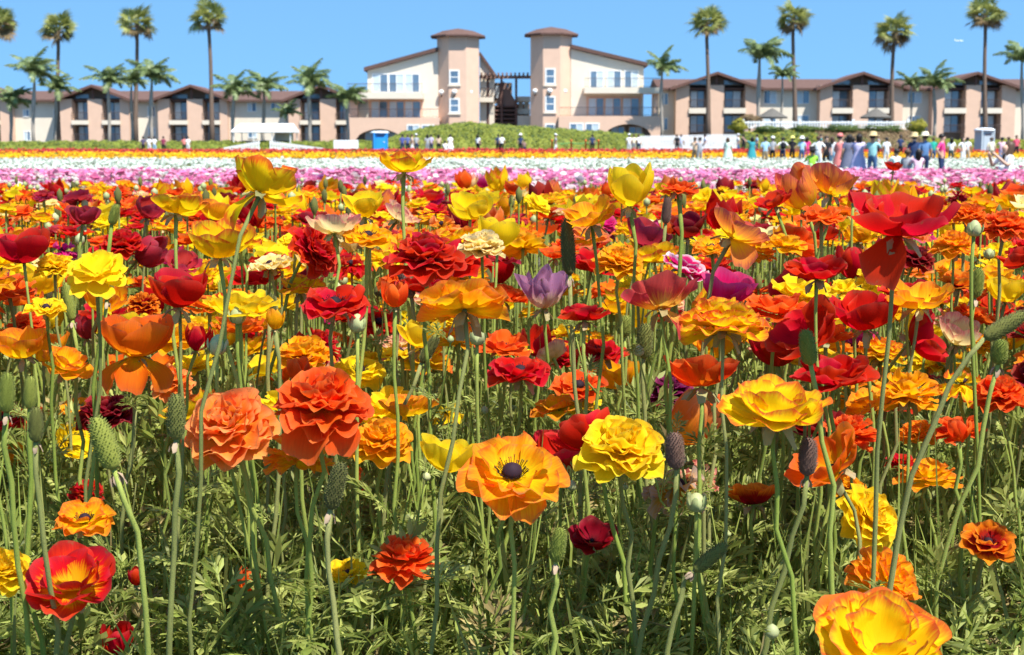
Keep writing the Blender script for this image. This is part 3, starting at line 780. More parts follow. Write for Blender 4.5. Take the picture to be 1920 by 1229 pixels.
def airplane():
    c = on_plane(1798, 77, 2600.0)
    root = empty('airplane', c, R(90), 'tiny white airplane flying in the blue sky', 'airplane')
    s = 15.0
    MB().tube([(0, -s * .5, 0), (0, -s * .42, .1), (0, -s * .2, .15), (0, s * .25, .15), (0, s * .5, .5)], [.1, .8, 1.0, .9, .2], 10).build('fuselage', WHITE, root, True)
    for sgn in (-1, 1):
        MB().add([(sgn * .6, -1.5, -.2), (sgn * 8, 1.2, .4), (sgn * 8, 2.2, .4), (sgn * .6, 1.6, -.2), (sgn * .6, -1.5, .1), (sgn * 8, 1.2, .5), (sgn * 8, 2.2, .5), (sgn * .6, 1.6, .1)],
                 [(0, 1, 2, 3), (7, 6, 5, 4), (0, 4, 5, 1), (1, 5, 6, 2), (2, 6, 7, 3), (3, 7, 4, 0)]).build('wing', WHITE, root)
    MB().add([(-.1, 5, .4), (.1, 5, .4), (.1, 7.6, .6), (-.1, 7.6, .6), (-.1, 7, 3), (.1, 7, 3), (.1, 8.2, 3), (-.1, 8.2, 3)], [(0, 1, 5, 4), (1, 2, 6, 5), (2, 3, 7, 6), (3, 0, 4, 7), (4, 5, 6, 7)]).build('tail_fin', WHITE, root)
airplane()

# ------------------------------------------------------------------ palms
TRUNK = plain('palm_trunk_brown', (.17, .12, .09), .9, .15, 5, .35, bump=.6)
TRUNKG = plain('palm_trunk_grey', (.34, .30, .25), .9, .15, 4, .3, bump=.5)
FANG = green('fan_leaf', (.17, .21, .05), (.38, .38, .11), .3, .3, .5, .35)
FAND = green('dead_fan_leaf', (.16, .11, .06), (.26, .19, .09), .2, .3, .8, .1)
QUEEN = green('feather_leaf', (.12, .18, .065), (.25, .31, .12), .3, .3, .45, .4)
def fan_mesh(seed):
    r = random.Random(seed); m = MB()
    m.tube([(0, 0, 0), (.5, 0, .06), (1.0, 0, 0)], [.05, .035, .025], 4)
    n = 17
    for k in range(n):
        a = R(-115 + 230 * k / (n - 1)) + r.uniform(-.03, .03)
        L = (1.0 - .25 * abs(k / (n - 1) - .5)) * r.uniform(.9, 1.08)
        d = Vector((math.cos(a), math.sin(a), 0)); s = Vector((-d.y, d.x, 0))
        p0 = Vector((1.0, 0, 0)); dr = r.uniform(.1, .4)
        m.add([p0, p0 + d * L * .55 + s * .062 + Vector((0, 0, .05)), p0 + d * L * .55 - s * .062 + Vector((0, 0, .05)), p0 + d * L - Vector((0, 0, dr * .6))], [(0, 2, 1), (1, 2, 3)])
    return m
fans = [fan_mesh(s).mesh('fan_frond', FANG) for s in range(4)]
fansd = [fan_mesh(s + 9).mesh('dead_frond', FAND) for s in range(2)]
def fan_palm(label, px, cy, base_py, Y, seed, scale=1.0):
    r = random.Random(seed)
    b = on_plane(px, base_py, Y); top = on_plane(px + r.uniform(-7, 7), cy, Y)
    root = empty('fan_palm', b, 0, label, 'palm tree')
    t = top - b
    pts = [Vector((0, 0, -1.2))]
    for k in range(1, 7):
        q = k / 6; pts.append(t * q + Vector((math.sin(q * 5 + seed) * .12 * q, 0, 0)))
    rad = [.36, .28, .24, .215, .20, .19, .22]
    MB().tube(pts, [x * scale for x in rad], 9).build('trunk', TRUNK, root, True)
    nf = r.randrange(32, 42); sk = r.uniform(-.9, -.6)
    for k in range(nf):
        el = math.asin(max(-1, min(1, sk + (.95 - sk) * ((k + .5) / nf))))
        az = k * 2.39996 + r.uniform(-.3, .3)
        dead = el < R(-24) or (el < R(0) and r.random() < .3)
        f = link(bpy.data.objects.new('dead_frond' if dead else 'frond', fansd[k % 2] if dead else fans[k % 4]), root)
        d = Vector((math.cos(az) * math.cos(el) + .12, math.sin(az) * math.cos(el), math.sin(el)))
        f.rotation_euler = d.to_track_quat('X', 'Z').to_euler()
        f.rotation_euler.rotate_axis('X', r.uniform(-.9, .9))
        f.location = pts[-1] + Vector((0, 0, r.uniform(-.3, .25)))
        f.scale = [scale * r.uniform(.75, 1.2) * 1.2] * 3
    return root
for i, (px, cy, base, Y, lab) in enumerate([
    (-6, 45, 268, 158, 'tall fan palm whose crown only just enters the picture edge'), (109, 58, 268, 158, 'tall brown-trunked fan palm in front of the first gabled bay of the left wing'),
    (254, 45, 268, 158, 'tall fan palm between the two left gabled bays with queen palms at its foot'), (398, 36, 268, 158, 'tallest fan palm of the left wing, beside the tent'),
    (1328, 45, 255, 160, 'tall fan palm in front of the first bay right of the towers'), (1491, 36, 250, 160, 'tall fan palm over the cream wall between the first two right bays'),
    (1671, 60, 250, 160, 'shorter fan palm with ragged crown at the edge of the second right bay'), (1848, 30, 262, 160, 'tall leaning fan palm in front of the third right bay by the grey toilet')]):
    fan_palm(lab, px, cy, base, Y, 40 + i)
def feather_mesh(seed):
    """arching feather frond about 2.8 m long, drooping leaflets"""
    r = random.Random(seed); m = MB()
    pts = []
    p = Vector((0, 0, 0)); a = R(50)
    n = 9
    for k in range(n + 1):
        pts.append(p.copy()); p = p + Vector((math.cos(a), 0, math.sin(a))) * .32; a -= R(8 + seed % 4 * 2)
    m.tube(pts, [.045 - .004 * k for k in range(n + 1)], 4)
    for k in range(5, 46):
        q = k / 46 * n; i = min(int(q), n - 1); c = pts[i].lerp(pts[i + 1], q - i)
        tdir = (pts[i + 1] - pts[i]).normalized()
        for s in (-1, 1):
            L = .62 * math.sin(math.pi * min(1, .18 + .8 * k / 46)) * r.uniform(.8, 1.15) + .12
            d = (Vector((0, s, 0)) * .75 + tdir * .55 + Vector((0, 0, r.uniform(-.45, .25)))).normalized()
            tip = c + d * L + Vector((0, 0, -.3 * L)); mid = c + d * L * .5
            wv = tdir * .055
            m.add([c - wv * .6, c + wv * .6, mid + wv, tip, mid - wv], [(0, 1, 2, 4), (4, 2, 3)])
    return m
feathers = [feather_mesh(s).mesh('feather_frond', QUEEN) for s in range(4)]
def queen_palm(label, px, cy, base_py, Y, seed, scale=1.0, nf=17, wind=.35, bulge=False):
    r = random.Random(seed)
    b = on_plane(px, base_py, Y); t = on_plane(px, cy, Y) - b
    root = empty('queen_palm', b, 0, label, 'palm tree')
    pts = [Vector((0, 0, -1.0))] + [t * (k / 6) + Vector((math.sin(k * .8 + seed) * .07, 0, 0)) for k in range(1, 7)]
    MB().tube(pts, [x * scale for x in (.24, .2, .19, .22, .24, .17, .12)], 8).build('trunk', TRUNKG, root, True)
    for k in range(nf):
        az = k * 2.39996 + r.uniform(-.3, .3)
        f = link(bpy.data.objects.new('frond', feathers[k % 4]), root)
        up = 1 - k / nf
        d = Vector((math.cos(az) + wind, math.sin(az), 0))
        f.rotation_euler = Euler((r.uniform(-.25, .25), -R(42) * up + R(20) * (1 - up) + r.uniform(-.15, .15), math.atan2(d.y, d.x)), 'XYZ')
        f.location = pts[-1]
        f.scale = [scale * 1.22 * r.uniform(.8, 1.15)] * 3
    return root
for i, (px, cy, base, Y, s, lab) in enumerate([
    (63, 143, 268, 150, .95, 'queen palm with two slim trunks crossing the cream wall beside the first left bay'), (104, 172, 268, 156, .8, 'short queen palm partly behind the tall fan palm trunk of the first bay'),
    (20, 196, 268, 152, .85, 'low bushy queen palm near the far left pillar'), (204, 158, 268, 150, .85, 'queen palm in front of the middle pillar of the first left bay'),
    (247, 158, 268, 153, .7, 'slim queen palm hugging the tall fan palm trunk between the bays'), (284, 152, 268, 150, .95, 'queen palm with a wind-blown crown just before the second left bay'),
    (437, 180, 268, 150, .95, 'queen palm rising behind the left end of the tent'), (494, 172, 268, 152, .85, 'queen palm rising behind the middle of the tent'),
    (537, 215, 268, 152, .55, 'small young queen palm beside the tent pole'), (580, 165, 268, 148, 1.0, 'large queen palm in front of the third left bay'),
    (652, 190, 268, 150, .75, 'yellowing queen palm against the balcony of the tower block'), (1241, 135, 255, 160, .85, 'queen palm where the tower block meets the right wing'),
    (1423, 112, 250, 150, 1.0, 'queen palm with a bulging grey trunk between the first two right bays'), (1466, 146, 250, 154, .65, 'small queen palm above the thatched umbrella'),
    (1708, 162, 255, 154, .6, 'slim queen palm at the left side of the third right bay'), (1752, 165, 255, 150, .9, 'queen palm with a drooping crown against the third right bay'),
    (1917, 118, 260, 150, .9, 'queen palm with a grey trunk at the far right end of the wing')]):
    queen_palm(lab, px, cy, base, Y, 60 + i, s)

# ------------------------------------------------------------------ flower building blocks (unit radius, axis +z)
def petal_grid(L, W, p0, p1, rc, ruf, seed, nu=8, nv=8, r0=.06, z0=0.0, tip=.3, pw=.75, notch=.05, base=.24):
    r = np.random.RandomState(seed)
    v = np.linspace(0, 1, nv + 1); u = np.linspace(-1, 1, nu + 1)
    VV, UU = np.meshgrid(v, u, indexing='ij')
    ph1, ph2, k1 = r.uniform(0, 6.28, 3)[0], r.uniform(0, 6.28), r.uniform(1.6, 3.2)
    k2 = r.uniform(4, 6.5); asym = r.uniform(-.12, .12)
    ve = VV * (1 - tip * np.abs(UU) ** 2.2 * VV ** 1.5 + asym * UU * VV + notch * np.sin(UU * k2 + ph2) * VV ** 3)
    fine = np.linspace(0, 1.25, 60); ph = np.radians(p0 + (p1 - p0) * np.minimum(fine, 1) ** pw)
    ds = L * (fine[1] - fine[0])
    cx = r0 + np.concatenate([[0], np.cumsum(np.sin(ph) * ds)[:-1]]); cz = z0 + np.concatenate([[0], np.cumsum(np.cos(ph) * ds)[:-1]])
    px = np.interp(ve, fine, cx); pz = np.interp(ve, fine, cz); pp = np.interp(ve, fine, ph)
    s = np.clip(ve / .72, 0, 1); s = s * s * (3 - 2 * s)
    wd = W / 2 * (base + (1 - base) * s)
    a = UU * wd / rc
    y = rc * np.sin(np.clip(a, -1.5, 1.5)); inn = rc * (1 - np.cos(np.clip(a, -1.5, 1.5)))
    d = ruf * (VV ** 2) * (np.sin(UU * k1 * 2 + ph1) * .6 + np.sin(UU * k2 + ph2) * .4 * np.abs(UU)) + ruf * .35 * np.sin(VV * 7 + ph1 + UU * 2) * VV
    d = d + .32 * ruf * VV ** 4 * np.sin(UU * 8.5 + ph1 * 2) - inn
    nx, nz = np.cos(pp), -np.sin(pp)
    P = np.stack([px + nx * d, y + .25 * ruf * np.sin(VV * 5 + ph2), pz + nz * d], -1).reshape(-1, 3)
    uv = np.stack([(UU + 1) / 2, VV], -1).reshape(-1, 2)
    q = [(i * (nu + 1) + j, i * (nu + 1) + j + 1, (i + 1) * (nu + 1) + j + 1, (i + 1) * (nu + 1) + j) for i in range(nv) for j in range(nu)]
    return P, np.array(q), uv
# rings: (count, length, width, opening at base, opening at tip, cross radius, ruffle)
FORMS = {
 'cup':    [(4, 1.45, 1.5, 86, 6, .85, 0.091), (4, 1.32, 1.3, 80, 0, .8, 0.104)],
 'wide':   [(5, 1.35, 1.35, 92, 34, .9, 0.117), (4, 1.2, 1.2, 84, 20, .85, 0.117)],
 'tulip':  [(4, 1.75, 1.55, 88, -14, .75, 0.065), (3, 1.68, 1.4, 84, -16, .7, 0.078)],
 'closed': [(4, 1.75, 1.2, 78, -24, .6, 0.078), (3, 1.7, 1.1, 74, -26, .55, 0.104)],
 'bowl':   [(6, 1.2, 1.34, 98, 55, .9, 0.117), (6, 1.1, 1.2, 86, 34, .8, 0.117), (5, .9, 1.0, 70, 16, .6, 0.104)],
 'open':   [(6, 1.1, 1.26, 100, 80, 1.1, 0.143), (6, 1.02, 1.14, 90, 60, .95, 0.143), (5, .82, .92, 78, 38, .7, 0.117)],
 'double': [(8, 1.12, 1.08, 110, 90, 1.0, 0.117), (8, 1.06, 1.02, 100, 74, .9, 0.130), (8, .98, .98, 90, 58, .8, 0.130), (7, .9, .92, 80, 44, .7, 0.117), (7, .78, .8, 66, 28, .55, 0.117), (6, .64, .66, 50, 12, .45, 0.104), (5, .48, .5, 32, -8, .3, 0.078)],
 'pom':    [(9, 1.02, .66, 122, 100, .7, 0.091), (9, .98, .64, 108, 82, .65, 0.091), (9, .92, .62, 94, 64, .6, 0.091), (8, .82, .58, 78, 48, .5, 0.091), (7, .7, .52, 62, 30, .45, 0.091), (6, .54, .44, 44, 10, .35, 0.078)],
 'semi':   [(7, 1.12, .98, 104, 78, 1.0, 0.117), (6, 1.02, .92, 90, 52, .8, 0.117), (6, .85, .8, 72, 28, .6, 0.104)],
 'crumple': [(5, 1.75, 1.1, 78, -14, .5, 0.200), (4, 1.7, 1.0, 74, -10, .45, 0.260)],
 'ragged': [(6, 1.15, .75, 118, 120, .35, 0.220), (5, 1.0, .7, 100, 150, .3, 0.250), (4, .8, .55, 60, 60, .3, 0.200)],
}
HAS_CENTRE = {'wide': .13, 'open': .26, 'semi': .2, 'cup': .16, 'ragged': .25}
RISE = {k: [0.0 if k not in ('double', 'pom') else .045 * i for i in range(len(v))] for k, v in FORMS.items()}
LIB = {}
def petal_mesh(form, ring, var):
    key = (form, ring, var)
    if key not in LIB:
        if form == 'droop':
            P, Q, uv = petal_grid(1.25, 1.15, 112, 172, .6, .08, 900 + var)
        elif form == 'sepal':
            P, Q, uv = petal_grid(.62, .34, 96, 150, .2, .05, 950 + var, 4, 5, r0=.03, z0=-.05, tip=.5)
        else:
            n, L, W, a, b, rc, rf = FORMS[form][ring]
            dense = form in ('double', 'pom')
            P, Q, uv = petal_grid(L, W, a, b, rc, rf, hash_i(form) + ring * 37 + var * 5, 14, 9, r0=.07 - .006 * ring, z0=RISE[form][ring], tip=.34, notch=.025)
        me = mesh_np('petal', P * FSCALE.get(form, 1.0), Q, uv, mats=[None] if False else [PM['Y']])
        LIB[key] = me
    return LIB[key]
def hash_i(s): return sum(ord(c) * (i + 3) for i, c in enumerate(s)) % 800
# normalise every form so that its widest radius is 1
FSCALE = {}
for _f, _rings in FORMS.items():
    mx = 0
    for _i, (n_, L_, W_, a_, b_, rc_, rf_) in enumerate(_rings):
        P_, _, _ = petal_grid(L_, W_, a_, b_, rc_, rf_, hash_i(_f) + _i * 37, 8, 8, z0=RISE[_f][_i])
        mx = max(mx, float(np.percentile(np.hypot(P_[:, 0], P_[:, 1]), 97)))
    FSCALE[_f] = 1.0 / mx
def centre_mesh():
    m = MB()
    m.lathe([(.02, -.06), (.55, -.02), (.8, .2), (.72, .55), (.4, .85), (.05, .98)], 10)
    for k in range(34):
        a = k * 2.39996; q = (k % 3) / 3
        p = Vector((math.cos(a) * (.75 + .25 * q), math.sin(a) * (.75 + .25 * q), .1 + .3 * q))
        e = p * 1.35 + Vector((0, 0, .35))
        m.tube([p, e, e * 1.06], [.03, .04, .07], 3)
    return m.mesh('flower_centre', CENT, True)
CENTRE = centre_mesh()
def divided_leaf(seed, L=1.0, lite=False):
    """finely divided ranunculus leaf, length about 1, lying along +x"""
    r = random.Random(seed); m = MB()
    def lobe(p, d, n, L, w):
        s = d.cross(n).normalized(); c = n * r.uniform(-.08, .08) * L
        m.add([p - s * w * .3, p + s * w * .3, p + d * L * .6 + s * w + c, p + d * L - n * L * .12, p + d * L * .6 - s * w + c], [(0, 1, 2, 4), (4, 2, 3)]) if not lite else m.add([p, p + d * L * .55 + s * w * 1.1 + c, p + d * L - n * L * .12, p + d * L * .55 - s * w * 1.1 + c], [(0, 1, 2), (0, 2, 3)])
    def leaflet(p, ang, L):
        n = Vector((r.uniform(-.25, .25), r.uniform(-.25, .25), 1)).normalized()
        d = Vector((math.cos(ang), math.sin(ang), r.uniform(-.15, .35))).normalized()
        for k, (f, a, l) in enumerate(((.15, 50, .5), (.15, -50, .5), (.35, 36, .55), (.35, -36, .55), (.55, 26, .5), (.55, -26, .5), (.5, 0, .6))[2 if lite else 0:6 if lite else 7]):
            q = Matrix.Rotation(R(a + r.uniform(-8, 8)), 3, n) @ d
            lobe(p + d * L * f, q, n, L * l * r.uniform(.8, 1.15), L * .055 * r.uniform(.8, 1.5))
        lobe(p, d, n, L, L * .07)
    m.tube([(0, 0, 0), (.25, 0, .05), (.5, 0, .06)], [.016, .014, .012], 4 if not lite else 3, caps=False)
    leaflet(Vector((.48, 0, .06)), 0, .55)
    for s in (-1, 1):
        leaflet(Vector((.38, 0, .05)), s * R(48), .5)
        leaflet(Vector((.26, 0, .04)), s * R(70), .34)
    return m
DLEAF = [divided_leaf(s).mesh('leaf', LEAF) for s in range(6)]
def stem_points(base, tip, tdir, bend, n=10):
    """a bezier from ground to flower base arriving along tdir"""
    L = (tip - base).length
    c1 = base + Vector((bend.x, bend.y, L * .4)); c2 = tip - tdir * L * (.22 if tdir.z > .7 else .1)
    out = []
    for i in range(n + 1):
        t = i / n; s = 1 - t
        out.append(base * s ** 3 + c1 * 3 * s * s * t + c2 * 3 * s * t * t + tip * t ** 3)
    return out
def lean_matrix(tilt, az, spin):
    """tilt degrees away from upright, towards az (0 = to the camera, 90 = to the right)"""
    a = R(az); axis_dir = Vector((math.sin(a), -math.cos(a), 0))
    rot_axis = Vector((0, 0, 1)).cross(axis_dir)
    return Matrix.Rotation(R(tilt), 3, rot_axis) @ Matrix.Rotation(spin, 3, 'Z')
def kinked(sp, r, amt):
    """a few small kinks along a stem"""
    return [p + Vector((r.gauss(0, amt), r.gauss(0, amt), 0)) if 0 < i < len(sp) - 1 else p for i, p in enumerate(sp)]
def hairy_stem(sp, rad, r, hairs):
    m = MB().tube(sp, rad, 7)
    n = len(sp) - 1
    for k in range(hairs):
        q = (.25 + .75 * r.random()) * n; i = min(int(q), n - 1); p = sp[i].lerp(sp[i + 1], q - i); rr = rad[i]
        a = r.uniform(0, 6.28); d = Vector((math.cos(a), math.sin(a), r.uniform(-.1, .5))); t = Vector((-d.y, d.x, 0)) * .00022
        b = p + d * rr * .9; e = b + d * r.uniform(.0009, .0019)
        m.add([b - t, b + t, e], [(0, 1, 2)])
    return m
def side_shoot(root, sp, r, mat):
    """a thin branch leaving the stem, ending in a small green bud or a leaf tuft"""
    i = r.randrange(3, 7); p = sp[i]; a = r.uniform(0, 6.28); L = r.uniform(.05, .12)
    d = Vector((math.cos(a) * .45, math.sin(a) * .45, 1)).normalized()
    e = p + d * L + Vector((0, 0, .01)); mid = p + Vector((d.x, d.y, .5)) * L * .5
    s = MB().tube([p, mid, p + d * L * .8, e], [.0016, .0014, .0012, .0012], 5).build('side_shoot', mat, root, True)
    if r.random() < .55:
        w = r.uniform(.004, .008)
        MB().lathe([(.3 * w, 0), (.9 * w, .5 * w), (w, w), (.7 * w, 1.7 * w), (.1 * w, 2.1 * w)], 8, e).build('bud', BUDG, s, True)
    for k in range(2):
        o = bpy.data.objects.new('leaf', r.choice(DLEAF)); COL.objects.link(o); o.parent = s
        o.location = e if k else mid; o.rotation_euler = (r.uniform(-.4, .4), r.uniform(-1.2, -.3), r.uniform(0, 6.28)); o.scale = [r.uniform(.03, .055)] * 3
GREEN_RNG = random.Random(77)
def flower(pos, rad, form, scheme, tilt=8, az=0, label=None, group=None, droops=(), seed=0, leaves=1, base_off=None, stem_r=.0027, sepals=True, jitter=1.0, squash=1.0, hairs=260):
    """one ranunculus: stem, petals (each its own part), centre, sepals, leaves. pos is the bloom's middle."""
    r = random.Random(seed)
    rm = lean_matrix(tilt, az, r.uniform(0, 6.28))
    up = rm @ Vector((0, 0, 1))
    hmid = {'cup': .55, 'tulip': .75, 'closed': .8, 'crumple': .8, 'wide': .45, 'bowl': .38, 'open': .22, 'double': .32, 'pom': .28, 'semi': .3, 'ragged': .05, 'double3': .3}[form]
    bpos = pos - up * rad * hmid
    gx, gy = bpos.x, bpos.y
    off = base_off if base_off is not None else (r.uniform(-.05, .05), r.uniform(-.04, .05))
    gb = Vector((gx + off[0] - up.x * .12, gy + off[1] - up.y * .06, 0)); gb.z = float(ground(gb.y)) - .01
    root = empty('ranunculus', gb, 0, label, 'flower', group)
    sp = stem_points(Vector((0, 0, 0)), bpos - gb, up, Vector((r.uniform(-.05, .05), r.uniform(-.04, .04), 0)))
    sr = stem_r * (.85 + .3 * r.random())
    sp = kinked(sp, r, .0035); smat = STEM if r.random() < .7 else STEMB
    st = hairy_stem(sp, [sr * (1.15 - .27 * i / 10) * r.uniform(.93, 1.07) for i in range(10)] + [sr * 1.2], r, hairs).build('stem', smat, root, True)
    if hairs and r.random() < .45: side_shoot(root, sp, r, smat)
    rm4 = rm.to_4x4()
    mat = PM[scheme]
    rel = bpos - gb
    def place(me, name, m4, mt=None):
        o = bpy.data.objects.new(name, me); COL.objects.link(o); o.parent = root
        o.matrix_basis = Matrix.Translation(rel) @ m4
        if mt is not None:
            sl = o.material_slots[0]; sl.link = 'OBJECT'; sl.material = mt
        return o
    for ring, spec in enumerate(FORMS[form]):
        n = spec[0]; ph = r.uniform(0, 6.28)
        for k in range(n):
            me = petal_mesh(form, ring, r.randrange(4))
            s = rad * r.uniform(.9, 1.08) * (1.0 if ring else 1.0)
            m4 = rm4 @ Matrix.Rotation(ph + 2 * math.pi * k / n + r.uniform(-.18, .18) * jitter, 4, 'Z') @ Matrix.Rotation(R(r.uniform(-9, 9) * jitter), 4, 'Y') @ Matrix.Rotation(R(r.uniform(-8, 8) * jitter), 4, 'X') @ Matrix.Diagonal((s, s, s * squash, 1))
            place(me, 'petal', m4, mat)
    for (daz, ds) in droops:
        aa = R(daz)
        m4 = Matrix.Rotation(math.atan2(-math.cos(aa), math.sin(aa)), 4, 'Z') @ Matrix.Scale(rad * ds, 4)
        place(petal_mesh('droop', 0, r.randrange(4)), 'petal', m4, mat)
    if form in HAS_CENTRE:
        place(CENTRE, 'flower_centre', rm4 @ Matrix.Translation((0, 0, rad * .06)) @ Matrix.Scale(rad * HAS_CENTRE[form], 4))
    if sepals:
        ph = r.uniform(0, 6)
        for k in range(5):
            m4 = rm4 @ Matrix.Rotation(ph + k * 1.2566, 4, 'Z') @ Matrix.Rotation(R(r.uniform(-15, 25)), 4, 'Y') @ Matrix.Scale(rad * r.uniform(.8, 1.1), 4)
            place(petal_mesh('sepal', 0, r.randrange(3)), 'sepal', m4, SEPAL)
    for k in range(leaves):
        q = r.uniform(.12, .5); i = int(q * 10); p = sp[i].lerp(sp[i + 1], q * 10 - i)
        o = bpy.data.objects.new('leaf', r.choice(DLEAF)); COL.objects.link(o); o.parent = root
        o.location = p; o.rotation_euler = (r.uniform(-.3, .3), r.uniform(-1.0, -.1), r.uniform(0, 6.28)); o.scale = [r.uniform(.05, .10)] * 3
    return root
def hero(px, py, wpx, cm, form, scheme, tilt=8, az=0, label=None, droops=(), **kw):
    D = FPX * cm / 100.0 / wpx
    return flower(at_depth(px, py, D), cm / 200.0, form, scheme, tilt, az, label, None, droops, seed=int(px * 7 + py), **kw)

